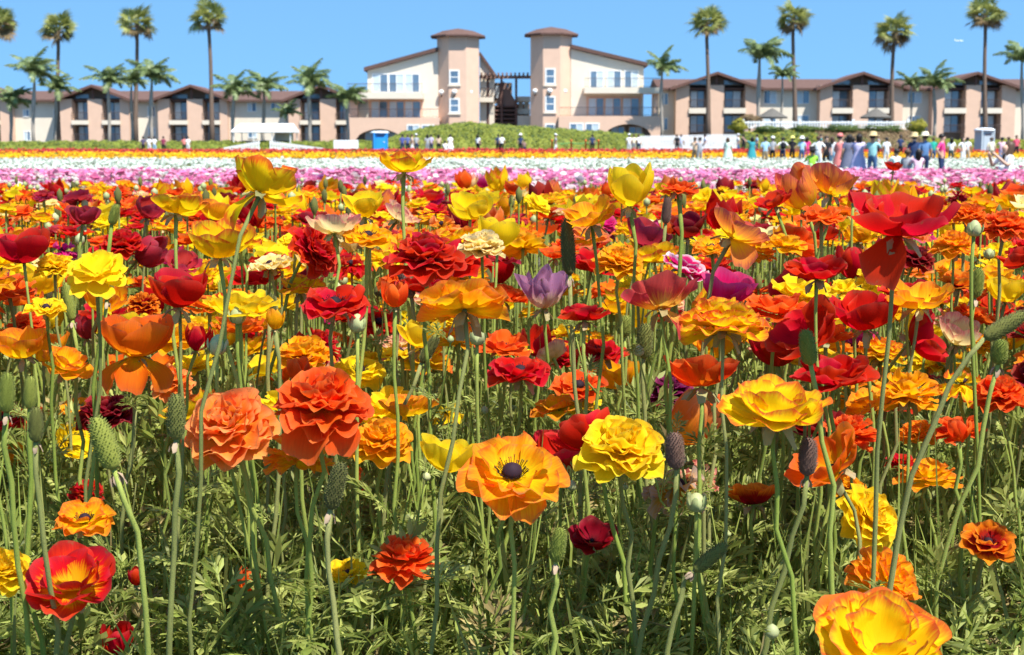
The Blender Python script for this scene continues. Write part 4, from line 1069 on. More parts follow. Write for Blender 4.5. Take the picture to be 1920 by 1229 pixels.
# px, py, width px, diameter cm, form, colours, tilt, towards, label, drooping petals
HEROES = [
 (757, 300, 102, 8.4, 'wide', 'YO', 4, 180, 'small yellow ranunculus with orange-red tips standing tallest on a thin bare stem', ()),
 (500, 335, 142, 8.6, 'wide', 'YO', 34, 150, 'large yellow poppy-like ranunculus with red-orange rim tipped back, one petal hanging', ((-70, 1.0),)),
 (331, 376, 106, 8.0, 'wide', 'YO', 6, 160, 'yellow cup ranunculus with orange rim rising above the crimson cups', ()),
 (411, 452, 112, 7.2, 'cup', 'YO', 10, 20, 'yellow goblet ranunculus with red-brown rim beside the tall tipped-back yellow bloom', ()),
 (402, 396, 62, 6.4, 'cup', 'OY', 20, 120, 'orange-edged cup ranunculus half hidden behind the yellow goblet bloom', ()),
 (1180, 350, 94, 6.6, 'tulip', 'Y', 4, 0, 'tall closed tulip-shaped yellow ranunculus on a long pale stem', ()),
 (1103, 396, 112, 8.0, 'wide', 'OY', 18, -60, 'yellow and orange striped ranunculus spreading wide beside the tulip-shaped one', ()),
 (1272, 347, 76, 5.2, 'semi', 'RO', 6, 180, 'small red-orange star-like ranunculus on a thin stem in front of the pink band', ()),
 (1250, 352, 60, 7.0, 'wide', 'Y', 10, 160, 'yellow ranunculus directly behind the small red-orange star-like one', ()),
 (1386, 422, 124, 8.6, 'wide', 'SY', 30, 100, 'peach ranunculus with yellow throat and broad rounded petals', ((20, .9),)),
 (1500, 362, 78, 7.4, 'closed', 'SY', 25, -70, 'peach and yellow half-closed ranunculus with dark withered tips', ()),
 (1562, 340, 92, 7.6, 'cup', 'SY', 10, 60, 'peach and orange ranunculus with curled dark-edged petals standing against the visitors', ()),
 (1690, 396, 196, 11.0, 'wide', 'R', 8, 10, 'huge scarlet ranunculus with two petals hanging down its bent stem', ((-38, 1.0),)),
 (1447, 372, 76, 7.0, 'wide', 'R', 25, -80, 'scarlet ranunculus with narrow upright petals next to the peach half-closed one', ()),
 (1541, 398, 88, 6.8, 'semi', 'RO', 8, 10, 'flat red-orange ranunculus just below the peach half-closed bloom', ()),
 (1531, 498, 128, 8.8, 'bowl', 'R', 6, 180, 'deep red layered ranunculus seen from the side on a straight stem', ()),
 (155, 404, 62, 6.0, 'cup', 'C', 6, 30, 'crimson cup ranunculus on a long thin stem next to the slender seed head', ()),
 (280, 394, 58, 6.4, 'cup', 'C', 25, 60, 'crimson cup ranunculus leaning under the orange-rimmed yellow cup', ()),
 (277, 476, 62, 6.6, 'closed', 'C', 60, 80, 'dusky crimson ranunculus nodding to one side below the other crimson cups', ()),
 (335, 545, 116, 8.2, 'cup', 'R', 6, 0, 'dark scarlet bowl-shaped ranunculus with fluted petals', ()),
 (347, 490, 70, 7.0, 'wide', 'C', 30, 30, 'crimson ranunculus crowded behind the dark scarlet bowl', ()),
 (600, 464, 108, 9.0, 'double', 'R', 62, 70, 'full red double ranunculus turned sideways showing its pale underside', ()),
 (795, 468, 144, 10.2, 'double', 'R', 6, 0, 'wide full red double ranunculus with ruffled petals', ((10, .6),)),
 (628, 415, 100, 8.0, 'wide', 'P', 15, 180, 'pink-edged cream ranunculus peeping over the sideways red double', ()),
 (683, 386, 74, 6.4, 'cup', 'Y', 4, 0, 'yellow cup ranunculus above the orange bloom with a dark centre', ()),
 (690, 437, 100, 8.0, 'open', 'AM', 12, 10, 'amber ranunculus with a dark centre below the yellow cup', ()),
 (755, 398, 74, 7.6, 'wide', 'P', 35, 90, 'pale peach ranunculus with pink streaks leaning beside the tallest thin stem', ()),
 (903, 452, 92, 7.4, 'double', 'L', 4, 0, 'pale lemon full double ranunculus with whitish lower petals', ()),
 (505, 492, 88, 8.0, 'open', 'L', 12, -60, 'creamy open ranunculus with a dark centre left of the sideways red double', ()),
 (560, 530, 90, 7.6, 'bowl', 'YO', 15, -40, 'yellow ranunculus with brownish-red rim below the sideways red double', ()),
 (627, 562, 134, 9.4, 'open', 'R', 14, 0, 'scarlet wide-open ranunculus with black centre in front of the amber one', ()),
 (712, 600, 76, 8.2, 'open', 'R', 40, 20, 'small red open ranunculus with black eye beside a green bud', ()),
 (870, 562, 182, 11.0, 'open', 'OY', 24, 185, 'large orange and yellow ranunculus seen from slightly below, its sepals hanging', ()),
 (950, 545, 96, 10.0, 'bowl', 'RO', 20, 90, 'big red-orange ranunculus tucked behind the large orange and yellow one', ()),
 (945, 640, 110, 9.4, 'semi', 'RO', 12, 20, 'red-orange ranunculus below the large orange and yellow one', ()),
 (790, 628, 88, 7.0, 'cup', 'Y', 4, 180, 'clear yellow cup ranunculus below the large orange and yellow one', ()),
 (1020, 545, 84, 7.2, 'crumple', 'U', 4, 0, 'withering cream and purple ranunculus with crumpled lilac petals', ()),
 (1095, 582, 98, 6.8, 'bowl', 'R', 8, 180, 'bright red ranunculus with rolled petals under the purple withering one', ()),
 (1235, 548, 146, 9.8, 'wide', 'CY', 22, 190, 'dusty crimson ranunculus with pale yellow base, seen from behind', ((60, .8),)),
 (1290, 494, 94, 7.2, 'bowl', 'MW', 25, 60, 'magenta ranunculus with white petal rims', ()),
 (1366, 541, 100, 7.2, 'cup', 'M', 10, 40, 'glossy magenta purple ranunculus behind the broad yellow double', ()),
 (1356, 592, 164, 10.4, 'double', 'YO', 8, 180, 'broad yellow double ranunculus with orange-tinged lower petals on a dead-straight stem', ()),
 (1162, 482, 100, 8.2, 'double', 'AM', 14, 30, 'amber double ranunculus right behind the tulip-shaped bloom stem', ()),
 (1288, 425, 72, 7.0, 'cup', 'DR', 15, -20, 'dark red ranunculus with waxy petals behind the peach one', ()),
 (1335, 460, 72, 6.4, 'open', 'OY', 12, 0, 'small orange ranunculus with open eye under the peach one', ()),
 (1502, 618, 150, 10.6, 'wide', 'R', 38, -60, 'big scarlet ranunculus opened sideways behind a pale green seed head', ()),
 (1622, 586, 118, 8.8, 'cup', 'R', 10, -30, 'waxy scarlet cup ranunculus beneath the huge scarlet one', ()),
 (1725, 548, 124, 9.2, 'wide', 'OY', 8, 0, 'light orange ranunculus behind the bent stem of the huge scarlet one', ()),
 (1735, 632, 104, 8.6, 'cup', 'R', 62, 70, 'scarlet cup ranunculus nodding sideways in front of the amber pompon', ()),
 (1886, 546, 74, 6.6, 'cup', 'Y', 4, 30, 'lemon yellow cup ranunculus above the curved black seed head', ()),
 (1612, 440, 66, 7.4, 'wide', 'AM', 20, 150, 'amber ranunculus half hidden by the hanging petal of the huge scarlet one', ()),
 (1722, 478, 74, 7.4, 'double', 'DR', 25, 60, 'dark red double ranunculus right of the hanging scarlet petal', ()),
 (1788, 452, 84, 7.6, 'double', 'OY', 10, -20, 'orange and yellow double ranunculus next to a round green bud', ()),
 (1885, 415, 92, 7.8, 'double', 'RO', 8, 0, 'orange double ranunculus with ruffled layers near the white-dressed visitor', ()),
 (1818, 396, 74, 7.0, 'double', 'O', 12, 20, 'rusty orange double ranunculus behind the round green bud', ()),
 (1800, 522, 82, 7.6, 'bowl', 'DO', 14, 10, 'maroon ranunculus with orange rim behind the green bud stem', ()),
 (252, 632, 136, 9.8, 'cup', 'O', 6, 0, 'orange cup ranunculus with yellow back petals and three drooping outer petals', ((-60, 1.0), (5, .95), (70, 1.0))),
 (236, 600, 96, 8.4, 'wide', 'Y', 10, 180, 'yellow ranunculus hugging the back of the drooping orange cup', ()),
 (40, 645, 94, 7.2, 'cup', 'OY', 10, -20, 'orange streaked cup ranunculus near the picture edge above two seed heads', ()),
 (125, 672, 104, 8.2, 'bowl', 'OY', 24, 60, 'orange ranunculus with yellow base tilted over its yellowish sepals', ()),
 (86, 573, 76, 5.8, 'open', 'Y', 14, 20, 'small bright yellow open ranunculus next to a bristly seed head', ()),
 (50, 600, 72, 6.4, 'double', 'RO', 8, 0, 'red-orange double ranunculus left of the small bright yellow one', ()),
 (102, 492, 76, 6.4, 'double', 'Y', 8, 0, 'round yellow double ranunculus in the left of the bed', ()),
 (162, 618, 46, 5.0, 'closed', 'C', 8, 0, 'half-open crimson ranunculus left of the drooping orange cup', ()),
 (424, 790, 176, 11.2, 'double', 'S', 42, -15, 'large salmon-orange rose-like double ranunculus facing outward beside a dark seed head', ()),
 (603, 738, 186, 11.2, 'double', 'RO', 14, 5, 'large red-orange double ranunculus with a wide drooping petal', ((-15, 1.0), (35, .9))),
 (715, 817, 120, 8.6, 'double', 'AM', 18, 0, 'golden double ranunculus beside the large red-orange one', ()),
 (676, 690, 98, 8.4, 'open', 'Y', 24, 20, 'yellow open ranunculus rising behind the large red-orange double', ()),
 (572, 655, 106, 8.6, 'double', 'AM', 10, 0, 'golden frilled ranunculus with dark eye above the large red-orange double', ()),
 (960, 878, 194, 11.2, 'open', 'OY', 30, 0, 'orange and yellow wavy ranunculus with a black centre on a straight stem', ((25, .8),)),
 (1166, 828, 170, 10.6, 'double', 'Y', 24, 0, 'bright lemon double ranunculus with broad ruffled petals', ()),
 (1454, 748, 208, 11.8, 'bowl', 'YO', 12, 10, 'large yellow ranunculus with orange petal edges beside a straight green stem', ()),
 (1316, 690, 150, 10.2, 'wide', 'RO', 16, 170, 'vermilion ranunculus with an orange underside left of the large yellow one', ()),
 (1290, 798, 94, 7.2, 'closed', 'S', 35, 80, 'half-closed salmon red ranunculus above the withered one', ()),
 (1085, 718, 108, 8.6, 'open', 'RO', 18, -20, 'orange-red ranunculus with a black centre and hanging sepals above the lemon double', ()),
 (1130, 655, 98, 8.4, 'open', 'R', 16, 20, 'red poppy-like ranunculus behind the long pale stem', ()),
 (975, 690, 128, 10.2, 'open', 'R', 12, -10, 'flat red ranunculus low behind the round green bud', ()),
 (1700, 727, 130, 9.2, 'pom', 'AM', 10, 180, 'shaded amber pompon ranunculus below the nodding scarlet cup', ()),
 (1876, 730, 106, 8.2, 'double', 'RO', 14, -20, 'vermilion ruffled ranunculus next to the curved thick stem', ()),
 (1640, 968, 130, 8.8, 'double', 'Y', 62, 40, 'lemon yellow double ranunculus facing sideways on a horizontal stem', ()),
 (1668, 1082, 142, 9.2, 'pom', 'OY', 46, 40, 'orange and yellow flat-faced ranunculus below the sideways lemon one', ()),
 (1652, 1190, 262, 13.0, 'bowl', 'YO', 24, 0, 'very large yellow ranunculus with reddish edges at the lowest front of the bed', ()),
 (1855, 1008, 108, 7.4, 'semi', 'DO', 30, 0, 'maroon ranunculus with orange-edged petals and dark heart', ()),
 (1545, 858, 150, 9.8, 'wide', 'O', 40, -70, 'orange poppy-like ranunculus behind a purple seed head', ()),
 (1412, 922, 108, 8.0, 'wide', 'DO', 14, 180, 'rusty dark orange cup ranunculus seen against the light', ()),
 (1272, 912, 126, 8.6, 'ragged', 'W', 10, 0, 'withered yellow and brown ranunculus with hanging shrivelled petals', ()),
 (1318, 885, 74, 5.4, 'ragged', 'P', 20, 60, 'shrivelled whitish ranunculus behind the withered yellow one', ()),
 (756, 1040, 124, 8.2, 'pom', 'RO', 8, 0, 'vermilion pompon ranunculus with neatly layered petals', ()),
 (652, 1066, 84, 5.8, 'semi', 'Y', 12, 0, 'small faded yellow ranunculus with pale withered edges', ()),
 (130, 1078, 184, 11.0, 'bowl', 'RY', 26, -5, 'red ranunculus with glowing yellow throat low at the front', ()),
 (8, 1062, 110, 6.6, 'double', 'Y', 30, 50, 'yellow double ranunculus cut by the picture edge beside the red one with yellow throat', ()),
 (162, 918, 64, 5.2, 'pom', 'R', 14, 20, 'small tight red pompon ranunculus crossed by a thin stem', ()),
 (158, 968, 112, 7.6, 'open', 'OY', 16, 0, 'orange open ranunculus under the small red pompon', ()),
 (655, 912, 92, 9.2, 'wide', 'RO', 50, -10, 'scarlet-orange ranunculus with black centre behind a brown seed head', ()),
 (196, 766, 110, 9.0, 'double', 'DR', 10, 0, 'dark red double ranunculus in the shade of the drooping orange cup', ()),
 (140, 828, 88, 7.6, 'wide', 'Y', 55, 60, 'yellow ranunculus turned away showing its pale sepals', ()),
 (22, 852, 90, 8.4, 'bowl', 'AM', 14, 30, 'golden ranunculus below the two seed heads near the edge', ()),
 (322, 708, 84, 6.8, 'pom', 'S', 20, 20, 'coral pompon ranunculus above the salmon rose-like one', ()),
 (86, 775, 80, 8.0, 'double', 'RO', 14, -20, 'rusty red ranunculus behind the two seed heads', ()),
 (1262, 722, 96, 8.6, 'double', 'PD', 14, 0, 'dark plum ranunculus in shade under the vermilion one', ()),
 (1112, 1002, 92, 6.2, 'wide', 'DR', 30, 10, 'dark red ranunculus low in shade below the lemon double', ()),
 (1595, 908, 66, 5.2, 'double', 'AM', 20, 30, 'amber ranunculus behind the orange poppy-like one', ()),
 (1722, 805, 72, 5.8, 'double', 'OY', 10, 0, 'orange ranunculus deep below the amber pompon', ()),
 (1690, 862, 60, 5.0, 'semi', 'R', 12, 0, 'red ranunculus deep among the stems right of the orange poppy-like one', ()),
 (1652, 652, 98, 8.6, 'double', 'YO', 10, 150, 'yellow double ranunculus below the waxy scarlet cup', ()),
 (1798, 625, 80, 7.0, 'cup', 'P', 16, 20, 'pale cream ranunculus with pink rim left of the curved black seed head', ()),
 (1840, 640, 56, 5.6, 'pom', 'AM', 8, 0, 'frilled amber ranunculus beside the pale cream one', ()),
 (1040, 470, 62, 7.4, 'wide', 'RO', 10, 0, 'orange-red ranunculus left of the tall bristly seed head', ()),
 (1030, 397, 56, 7.6, 'wide', 'RO', 16, 150, 'vermilion ranunculus far behind the tall bristly seed head', ()),
 (222, 358, 50, 8.4, 'double', 'RO', 10, 0, 'vermilion double ranunculus rising to the pink band behind the slender seed head', ()),
 (228, 450, 86, 9.0, 'double', 'R', 8, 0, 'full red double ranunculus between the two crimson stems', ()),
 (268, 565, 66, 6.2, 'pom', 'DO', 10, 0, 'frilled maroon ranunculus left of the dark scarlet bowl', ()),
 (1675, 312, 30, 6.2, 'cup', 'R', 8, 0, 'red ranunculus standing up against the teal-shirted visitor', ()),
]
for h in HEROES:
    hero(*h[:9], droops=h[9], leaves=2)

# ------------------------------------------------------------------ seed heads and buds
def seed_mesh(seed, slender=1.0):
    """bumpy elongated seed cone, unit height, unit half-width"""
    m = MB(); r = random.Random(seed)
    prof = [(.25, 0), (.78, .08), (.98, .25), (1.0, .5), (.92, .72), (.7, .9), (.35, .985), (.04, 1.0)]
    m.lathe(prof, 14)
    hs = [b for _, b in prof]; rs = [a for a, _ in prof]
    for row in range(22):
        zz = .03 + .95 * row / 21
        rr = float(np.interp(zz, hs, rs)); k = max(4, int(17 * rr))
        for c in range(k):
            a = 2 * math.pi * (c + .5 * (row % 2)) / k + r.uniform(-.08, .08)
            d = Vector((math.cos(a), math.sin(a), 0)); t = Vector((-d.y, d.x, 0))
            p = d * rr * .97 + Vector((0, 0, zz)); h = .26 * r.uniform(.6, 1.4)
            m.add([p - t * .11, p + t * .11, p + Vector((0, 0, .035)) + d * .05, p + d * h + Vector((0, 0, .05))], [(0, 1, 3), (1, 2, 3), (2, 0, 3)])
    return m
SEEDM = [seed_mesh(s).mesh('seed_cone', SEEDG, True) for s in range(3)]
def set_mat(o, m):
    o.material_slots[0].link = 'OBJECT'; o.material_slots[0].material = m
def seed_head(px, py, hpx, wpx, cm, mat, tilt=4, az=90, label=None, seed=0, dry=True):
    """px,py middle; cm = cone length in cm"""
    r = random.Random(seed)
    D = FPX * cm / 100 / hpx; H = cm / 100; W = wpx / hpx * H / 2 * .85
    pos = at_depth(px, py, D); rm = lean_matrix(tilt, az, 0); up = rm @ Vector((0, 0, 1))
    b = pos - up * H / 2
    gb = Vector((b.x + r.uniform(-.05, .05) - up.x * .10, b.y + r.uniform(-.02, .05), 0)); gb.z = float(ground(gb.y)) - .01
    root = empty('seed_head', gb, 0, label, 'seed head')
    sp = stem_points(Vector((0, 0, 0)), b - gb, up, Vector((r.uniform(-.06, .06), r.uniform(-.03, .03), 0)))
    sr = .0030
    sp = kinked(sp, r, .0035)
    hairy_stem(sp, [sr * (1.15 - .2 * i / 10) * r.uniform(.92, 1.08) for i in range(11)], r, 260).build('stem', STEM if mat is SEEDG else STEMB, root, True)
    o = link(bpy.data.objects.new('seed_cone', SEEDM[seed % 3]), root)
    o.matrix_basis = Matrix.Translation(b - gb) @ rm.to_4x4() @ Matrix.Diagonal((W, W, H, 1)); set_mat(o, mat)
    if dry:
        for k in range(4):
            m4 = Matrix.Translation(b - gb) @ rm.to_4x4() @ Matrix.Rotation(k * 1.6 + r.uniform(-.3, .3), 4, 'Z') @ Matrix.Rotation(R(r.uniform(10, 50)), 4, 'Y') @ Matrix.Scale(W * 2.7, 4)
            q = link(bpy.data.objects.new('sepal', petal_mesh('sepal', 0, k % 3)), root); q.matrix_basis = m4; set_mat(q, DRY)
    for k in range(2):
        i = r.randrange(1, 5)
        l = link(bpy.data.objects.new('leaf', r.choice(DLEAF)), root); l.location = sp[i]
        l.rotation_euler = (r.uniform(-.3, .3), r.uniform(-1.0, -.1), r.uniform(0, 6.28)); l.scale = [r.uniform(.05, .09)] * 3
    return root
G_, D_, P_ = SEEDG, SEEDD, SEEDP
for i, s in enumerate([
    (214, 403, 40, 20, 3.0, G_, 16, 'slender pointed green seed head leaning between two crimson cups', 0),
    (203, 527, 74, 24, 5.6, G_, 6, 'furry light green seed head on a stout stem left of the dark scarlet bowl', 1),
    (129, 566, 72, 22, 5.8, G_, -8, 'slim bristly green seed head beside the small bright yellow bloom', 1),
    (1065, 464, 106, 30, 7.6, D_, -4, 'tall dark bristly seed head left of the tulip-shaped yellow bloom', 1),
    (196, 832, 104, 48, 5.8, G_, -18, 'fat green seed head with two dry sepals hanging under it', 1),
    (330, 782, 86, 38, 4.8, D_, 2, 'dark oval seed head pressed against the salmon rose-like bloom', 1),
    (13, 737, 76, 32, 4.4, G_, 4, 'green seed head with papery remains at the picture edge', 1),
    (57, 737, 62, 26, 3.8, G_, 4, 'thin green seed head just above the greyish one', 0),
    (67, 797, 66, 30, 3.8, D_, 2, 'greyish seed head with a shrivelled dark petal below it', 1),
    (762, 530, 62, 28, 5.0, P_, -18, 'dark purple-brown seed head left of the large orange and yellow bloom', 0),
    (1250, 395, 50, 20, 4.6, P_, 4, 'dark slim seed head behind the small red-orange star-like bloom', 0),
    (1205, 453, 36, 22, 3.6, D_, 8, 'small dark seed head beside the dark red waxy bloom', 0),
    (1515, 652, 68, 34, 4.0, G_, -10, 'pale furry green seed head in front of the big sideways scarlet bloom', 0),
    (1884, 612, 88, 34, 5.2, D_, 58, 'curved black seed head lying over another green one', 0),
    (1874, 660, 48, 34, 3.2, G_, 4, 'stubby green seed head under the curved black one', 1),
    (1832, 531, 56, 28, 4.6, G_, 6, 'bristly green seed head next to the lemon yellow cup', 1),
    (1515, 857, 72, 38, 4.2, P_, 2, 'purplish seed head with a dried petal hanging below it', 1),
    (630, 912, 92, 38, 5.2, D_, 14, 'furry brown-green seed head in front of the scarlet-orange bloom', 1),
    (1266, 846, 70, 38, 4.2, P_, -4, 'reddish brown seed head above the withered yellow bloom', 0),
    (1046, 1022, 66, 34, 3.8, G_, 8, 'spiky green seed head with a withered collar low at the front', 1),
    (1332, 1046, 78, 30, 4.6, D_, 48, 'dark slanting seed head with withered petals deep in the leaves', 1),
    (508, 573, 42, 20, 3.2, D_, 6, 'small dark seed head beside the yellow round bud', 0),
    (1172, 612, 40, 28, 3.6, G_, 4, 'green seed head behind the long pale stem', 0),
    (1209, 640, 66, 34, 4.8, D_, 4, 'dark seed head under the dusty crimson bloom', 0),
    (805, 655, 60, 24, 4.6, D_, 30, 'dark leaning seed head beneath the clear yellow cup', 0)]):
    seed_head(*s[:7], 90, s[7], 3 * i + 1, bool(s[8]))
def bud_mesh(seed):
    m = MB(); r = random.Random(seed)
    m.lathe([(.2, -.02), (.72, .1), (.98, .5), (.95, .95), (.7, 1.4), (.32, 1.72), (.03, 1.8)], 12)
    return m
BUDM = bud_mesh(1).mesh('bud', BUDG, True)
BUDC = {'g': BUDG, 'Y': PM['AM'], 'R': PM['R'], 'RO': PM['RO']}
def bud(px, py, wpx, cm, c, label, seed, tilt=4, az=90, group=None, pos=None):
    r = random.Random(seed); D = FPX * cm / 100 / wpx; rad = cm / 200
    pos = pos or at_depth(px, py, D); rm = lean_matrix(tilt, az, r.uniform(0, 6)); up = rm @ Vector((0, 0, 1)); b = pos - up * rad * .9
    gb = Vector((b.x + r.uniform(-.04, .04) - up.x * .06, b.y + r.uniform(-.02, .04), 0)); gb.z = float(ground(gb.y)) - .01
    root = empty('flower_bud', gb, 0, label, 'bud', group)
    sp = stem_points(Vector((0, 0, 0)), b - gb, up, Vector((r.uniform(-.05, .05), r.uniform(-.03, .03), 0)))
    MB().tube(sp, [.0026] * 11, 6).build('stem', STEM, root, True)
    o = link(bpy.data.objects.new('bud', BUDM), root); o.matrix_basis = Matrix.Translation(b - gb) @ rm.to_4x4() @ Matrix.Diagonal((rad * .9, rad * .9, rad * r.uniform(.9, 1.15), 1))
    set_mat(o, BUDC[c])
    for k in range(5):
        m4 = Matrix.Translation(b - gb) @ rm.to_4x4() @ Matrix.Rotation(k * 1.2566 + r.uniform(-.2, .2), 4, 'Z') @ Matrix.Rotation(R(r.uniform(-4, 9)), 4, 'Y') @ Matrix.Scale(rad * r.uniform(.98, 1.1), 4)
        if 'budsepal' not in LIB:
            P, Q, uv = petal_grid(2.1, 1.05, 88, -28, .95, .05, 5, 4, 6, r0=.12, z0=-.05, tip=.5, pw=.8)
            LIB['budsepal'] = mesh_np('sepal', P, Q, uv, mats=[BUDG])
            P, Q, uv = petal_grid(1.3, 1.0, 88, 30, .95, .02, 5, 4, 6, r0=.12, z0=-.05, tip=.5, pw=.8)
            LIB['budsepal2'] = mesh_np('sepal', P, Q, uv, mats=[BUDG])
        q = link(bpy.data.objects.new('sepal', LIB['budsepal' if c == 'g' else 'budsepal2']), root); q.matrix_basis = m4
    return root
for i, b in enumerate([
    (445, 592, 34, 2.4, 'g', 'round green bud on the stem right of the dark scarlet bowl', 4), (408, 648, 38, 2.5, 'g', 'pointed green bud with a reddish seam left of the round green one', 6),
    (895, 633, 32, 2.3, 'g', 'round pale green bud below the large orange and yellow bloom', 2), (670, 607, 36, 2.5, 'g', 'plump green bud in front of the small red open bloom', 0),
    (1827, 430, 30, 2.2, 'g', 'onion-shaped pale green bud on a tall stem beside the orange and yellow double', 4), (515, 604, 36, 2.5, 'Y', 'yellow bud just opening among green sepals', 0),
    (741, 558, 46, 3.2, 'RO', 'orange bud opening in pale sepals beside the purple-brown seed head', 0), (1581, 829, 36, 2.5, 'g', 'green bud tinged pink behind the orange poppy-like bloom', 8),
    (1306, 941, 42, 2.7, 'g', 'fat light green bud below the withered yellow bloom', 0), (1798, 812, 40, 2.8, 'RO', 'orange-red bud opening on a slim stem below the vermilion ruffled bloom', 0),
    (255, 1085, 32, 2.2, 'R', 'small round red bud next to the red bloom with yellow throat', 0), (465, 1092, 42, 3.0, 'RO', 'red and orange bud low among the leaves', 20),
    (218, 1208, 56, 3.6, 'R', 'dark red bud at the very front of the bed', 10), (1742, 930, 20, 1.8, 'g', 'tiny grey-green bud on a thin branching stem', 12),
    (560, 700, 44, 3.2, 'RO', 'small rusty opening bud above the large red-orange double', 4), (372, 640, 46, 3.4, 'R', 'crimson bud half opened behind the pointed green bud', 14),
    (1855, 476, 22, 2.2, 'g', 'small green bud beside the feathery leaf tips', 0), (1600, 372, 22, 2.4, 'R', 'pink-red closed bud left of the huge scarlet bloom', 0)]):
    if b[4] == 'g': bud(*b[:6], 31 * i + 5, b[6])
    else: hero(b[0], b[1], b[2], b[3], 'closed', 'AM' if b[4] == 'Y' else b[4], b[6], 90, b[5], leaves=1)['category'] = 'bud'

# ------------------------------------------------------------------ the crowd of blooms behind: individuals first, then the uncountable rest
MIDF = ['semi', 'semi', 'bowl', 'bowl', 'double3', 'double3', 'double3', 'wide', 'open', 'open', 'cup', 'pom', 'closed', 'ragged']
FORMS['double3'] = [(7, 1.1, 1.0, 106, 84, 1.0, .09), (7, 1.0, .95, 92, 58, .85, .1), (6, .82, .8, 70, 30, .6, .09)]
RISE['double3'] = [0, .05, .1]; FSCALE['double3'] = FSCALE['semi']
MIDS = ['Y', 'YO', 'AM', 'OY', 'O', 'RO', 'RO', 'R', 'R', 'DR', 'C', 'S', 'SY', 'P', 'L', 'M']
MIDW = [25, 13, 10, 10, 6, 8, 6, 11, 8, 4, 4, 3, 3, 3, 3, 1.6]
COLNAME = {'Y': 'bright yellow', 'YO': 'yellow orange-rimmed', 'AM': 'golden amber', 'OY': 'orange and yellow', 'O': 'plain orange', 'RO': 'vermilion', 'R': 'scarlet', 'DR': 'dark red', 'C': 'crimson', 'S': 'salmon', 'SY': 'peach and yellow', 'P': 'pink-rimmed cream', 'L': 'pale lemon', 'M': 'magenta', 'MW': 'magenta'}
FORMNAME = {'semi': 'layered %s ranunculus', 'bowl': 'bowl-shaped %s ranunculus', 'double3': 'full double %s ranunculus', 'wide': 'wide-open cup-like %s ranunculus', 'open': 'flat dark-eyed %s ranunculus', 'cup': 'upright cup-shaped %s ranunculus', 'pom': 'tight pompon %s ranunculus', 'closed': 'half-closed %s ranunculus', 'ragged': 'shrivelled %s ranunculus'}
mr = random.Random(2024)
def poisson_bed(y0, y1, dens, mind, margin=.35):
    pts = []; cell = {}
    area = 0
    n = 0
    target = int(dens * ((.36 * 1.14) * (y1 * y1 - y0 * y0) + 2 * margin * (y1 - y0)))
    tries = 0
    while len(pts) < target and tries < target * 6:
        tries += 1
        y = math.sqrt(mr.uniform(y0 * y0, y1 * y1)); hw = .36 * 1.14 * y + margin; x = mr.uniform(-hw, hw)
        c = (int(x / mind), int(y / mind)); ok = True
        for a in (-1, 0, 1):
            for b in (-1, 0, 1):
                for (qx, qy) in cell.get((c[0] + a, c[1] + b), ()):
                    if (qx - x) ** 2 + (qy - y) ** 2 < mind * mind: ok = False
        if ok: cell.setdefault(c, []).append((x, y)); pts.append((x, y))
    return pts
def scheme_at(x, y):
    # drifts of one colour run through the bed
    k = math.sin(x * 2.1 + y * .9) + math.sin(x * .7 - y * 1.3 + 2)
    wts = [w * (1.7 if (k > .4 and s in ('R', 'RO', 'DR', 'C')) or (k < -.4 and s in ('Y', 'YO', 'AM', 'OY')) else 1.0) for s, w in zip(MIDS, MIDW)]
    return mr.choices(MIDS, wts)[0]
bed = poisson_bed(1.62, 7.3, 108, .06, .9)
bed.sort(key=lambda p: p[1])
hero_n = len(HEROES)
N_IND = 300 - hero_n
HS = .485
def bed_height(y, g=mr): return float(tops(y)) + min(g.gauss(0, .035), .02 if y < 2.6 else .06) - (g.uniform(.03, .26 if y < 4.0 else .1) if g.random() < (.5 if y < 3.2 else .34) else 0)
bed = [(x, y, bed_height(y)) for x, y in bed]
inview = lambda p: abs(p[0]) < .36 * p[1] + .04
def clear_of_heroes(p):
    """keep the near crowd from growing right in front of the singled-out blooms"""
    x, y, z = p
    if y > 3.4: return True
    for h in HEROES:
        D = FPX * h[3] / 100.0 / h[2]
        if D > y - .05:
            hp = at_depth(h[0], h[1], D)
            if math.hypot(hp.x / hp.y - x / y, (hp.z - CZ) / hp.y - (z - CZ) / y) < (h[3] / 200 / D + .038 / y) * .72: return False
    return True
for _k in range(150):                     # a lower storey of blooms between the tall stems
    y = math.sqrt(mr.uniform(1.75 ** 2, 3.3 ** 2)); x = mr.uniform(-1, 1) * (.37 * y + .3)
    lo = max(.30, .30 * (3.6 - y) / 1.6) if y > 2.2 else .3
    z = float(tops(y)) - mr.uniform(.05, lo)
    if (CZ - z) / y < .205: bed.append((x, y, z))
bed.sort(key=lambda p: p[1])
bed = [p for p in bed if clear_of_heroes(p)]
ind = [p for p in bed if inview(p)][:N_IND]
inds = set(ind)
for i, (x, y, z) in enumerate(ind):
    s = scheme_at(x, y); f = mr.choice(MIDF)
    if y < 2.3 and s in ('P', 'L', 'SY', 'M', 'S'): s = mr.choice(['Y', 'AM', 'R', 'RO', 'OY'])
    cm = mr.uniform(7.0, 11.0) * (.6 if f == 'closed' else .8 if f in ('pom', 'ragged') else 1)
    flower(Vector((x, y, z)), cm / 200, f if f != 'double3' else 'double3', s, abs(mr.gauss(0, 14)), mr.uniform(-180, 180),
           FORMNAME[f] % COLNAME[s] + ' in the crowded bed behind the tall front flowers', FORMNAME[f] % COLNAME[s] + ' blooms of the crowded bed', seed=5000 + i, leaves=1, sepals=False, stem_r=.0026, hairs=0)
